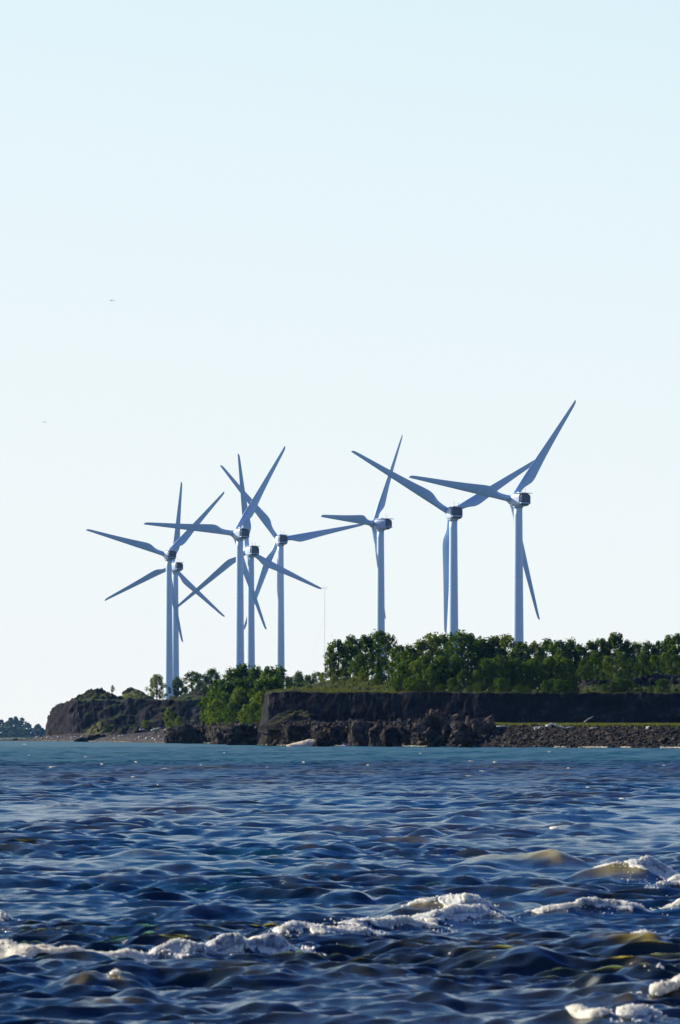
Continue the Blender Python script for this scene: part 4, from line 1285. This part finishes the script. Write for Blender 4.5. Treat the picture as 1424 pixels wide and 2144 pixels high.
for i in range(16000):
    px = rng.uniform(575, 860) if i < 11000 else rng.uniform(860, 1440)
    d = cliffd(px) + rng.uniform(2, 75)
    h_ = cb.ray_cast(Vector(((px - CX) / F * d, d, 80)), Vector((0, 0, -1)))
    if h_[0] is not None and h_[1].z > 0.75 and noise.noise(h_[0] * 0.12) > (-0.1 if px < 860 else 0.12): sp.append(h_[0][:])
grass('clifftop_grass', sp, 'rough grass on the mound and along the clifftop', (0.12, 0.4))
ES = random.Random(91)
for i in range(34):                                   # shrubs hanging over the cliff edge below the belt
    px = 838 + i * 17.6 + ES.uniform(-6, 6)
    d = cliffd(px) + ES.uniform(7, 15)
    h_ = cb.ray_cast(Vector(((px - CX) / F * d, d, 80)), Vector((0, 0, -1)))
    if h_[0] is None: continue
    pyb = H0 - (h_[0].z - CAMZ) * F / d + 1.5
    tree(px, pyb, pyb - ES.choice([9, 12, 16, 20, 27, 30]), d, ES.choice([3, 6, 7]), 'low dark shrub growing along the very edge of the near cliff', 'shrubs along the edge of the near cliff', ES.uniform(1.1, 1.9), 0, None, 'shrub', 'shrub')
for i, (px, dd, hh, lab) in enumerate([(648, 20, 13, 'small shrub low on the left shoulder of the grassy mound'), (700, 40, 20, 'shrub under the left end trees on the grassy mound slope'), (722, 46, 22, 'dark shrub halfway up the grassy mound'), (760, 44, 26, 'broad shrub at the top of the grassy mound'),
                                       (790, 36, 24, 'shrub on the right slope of the grassy mound'), (822, 24, 20, 'shrub at the right foot of the grassy mound near the cliff edge')]):
    d = cliffd(px) + dd
    h_ = cb.ray_cast(Vector(((px - CX) / F * d, d, 80)), Vector((0, 0, -1)))
    pyb = H0 - (h_[0].z - CAMZ) * F / d + 1.5
    tree(px, pyb, pyb - hh, d, [3, 6, 7][i % 3], lab, 'shrubs on the grassy mound', 1.4, i % 2, None, 'shrub', 'shrub')

# ------------------------------------------------------------------ birds
def bird(px, py, d, span_px, rz, label, dip=0.16):
    s = span_px / F * d / 2
    p = W(px, py, d)
    root = empty('bird', p, rz)
    tag(root, label, 'bird', 'gulls in the sky')
    bm = bmesh.new()
    L = []
    for x, rr_ in [(-0.42, .01), (-0.3, .08), (-0.1, .14), (0.1, .14), (0.24, .09), (0.34, .08), (0.42, .01)]:
        L.append([(rr_ * s * math.cos(2 * math.pi * i / 10), x * s, rr_ * s * 0.9 * math.sin(2 * math.pi * i / 10)) for i in range(10)])
    rings(bm, L)
    mesh_obj('body', bm, M_BIRD, root, True)
    for sg in (-1, 1):
        bm = bmesh.new()
        L = []
        for t in [0, .15, .35, .5, .7, .85, 1]:
            x = sg * (0.05 + t * 0.95) * s
            z = (0.05 + 0.16 * math.sin(min(1, t / .4) * 1.57) - dip * 2.2 * max(0, t - .35) ** 1.3) * s
            c = (0.34 - 0.24 * t ** 1.6) * s
            th = 0.035 * s * (1 - 0.7 * t)
            yo = (0.06 * math.sin(t * 3.14) - 0.12 * max(0, t - .4)) * s
            L.append([(x, yo + c / 2, z), (x, yo, z + th), (x, yo - c / 2, z), (x, yo, z - th)])
        rings(bm, L)
        bmesh.ops.recalc_face_normals(bm, faces=bm.faces[:])
        mesh_obj('wing', bm, M_BIRD, root, True)
    return root
bird(234, 629.5, 560, 17, 0.5, 'gull with bent wings gliding highest on the left of the sky', 0.3)
bird(93, 884, 600, 15, 0.3, 'gull near the left edge of the sky, lower of the two near ones', 0.3)
bird(309, 1277, 1500, 8, -0.4, 'tiny far gull beside the farthest left turbine tower', 0.2)

# ------------------------------------------------------------------ haze
bm = bmesh.new()
bmesh.ops.create_cube(bm, size=1.0)
M_HAZE = bpy.data.materials.new('haze')
M_HAZE.use_nodes = True
n = M_HAZE.node_tree
n.nodes.clear()
pv = N(n, 'ShaderNodeVolumePrincipled')
pv.inputs['Color'].default_value = (0.22, 0.52, 1.0, 1)
pv.inputs['Absorption Color'].default_value = (1, 1, 1, 1)
pv.inputs['Density'].default_value = 0.000013
oo = N(n, 'ShaderNodeOutputMaterial')
n.links.new(pv.outputs[0], oo.inputs['Volume'])
hz = mesh_obj('haze', bm, M_HAZE)
hz.scale = (26000, 11600, 225)
hz.location = (0, 5400, 92)
tag(hz, 'pale summer haze over the lake', 'haze', kind='stuff')
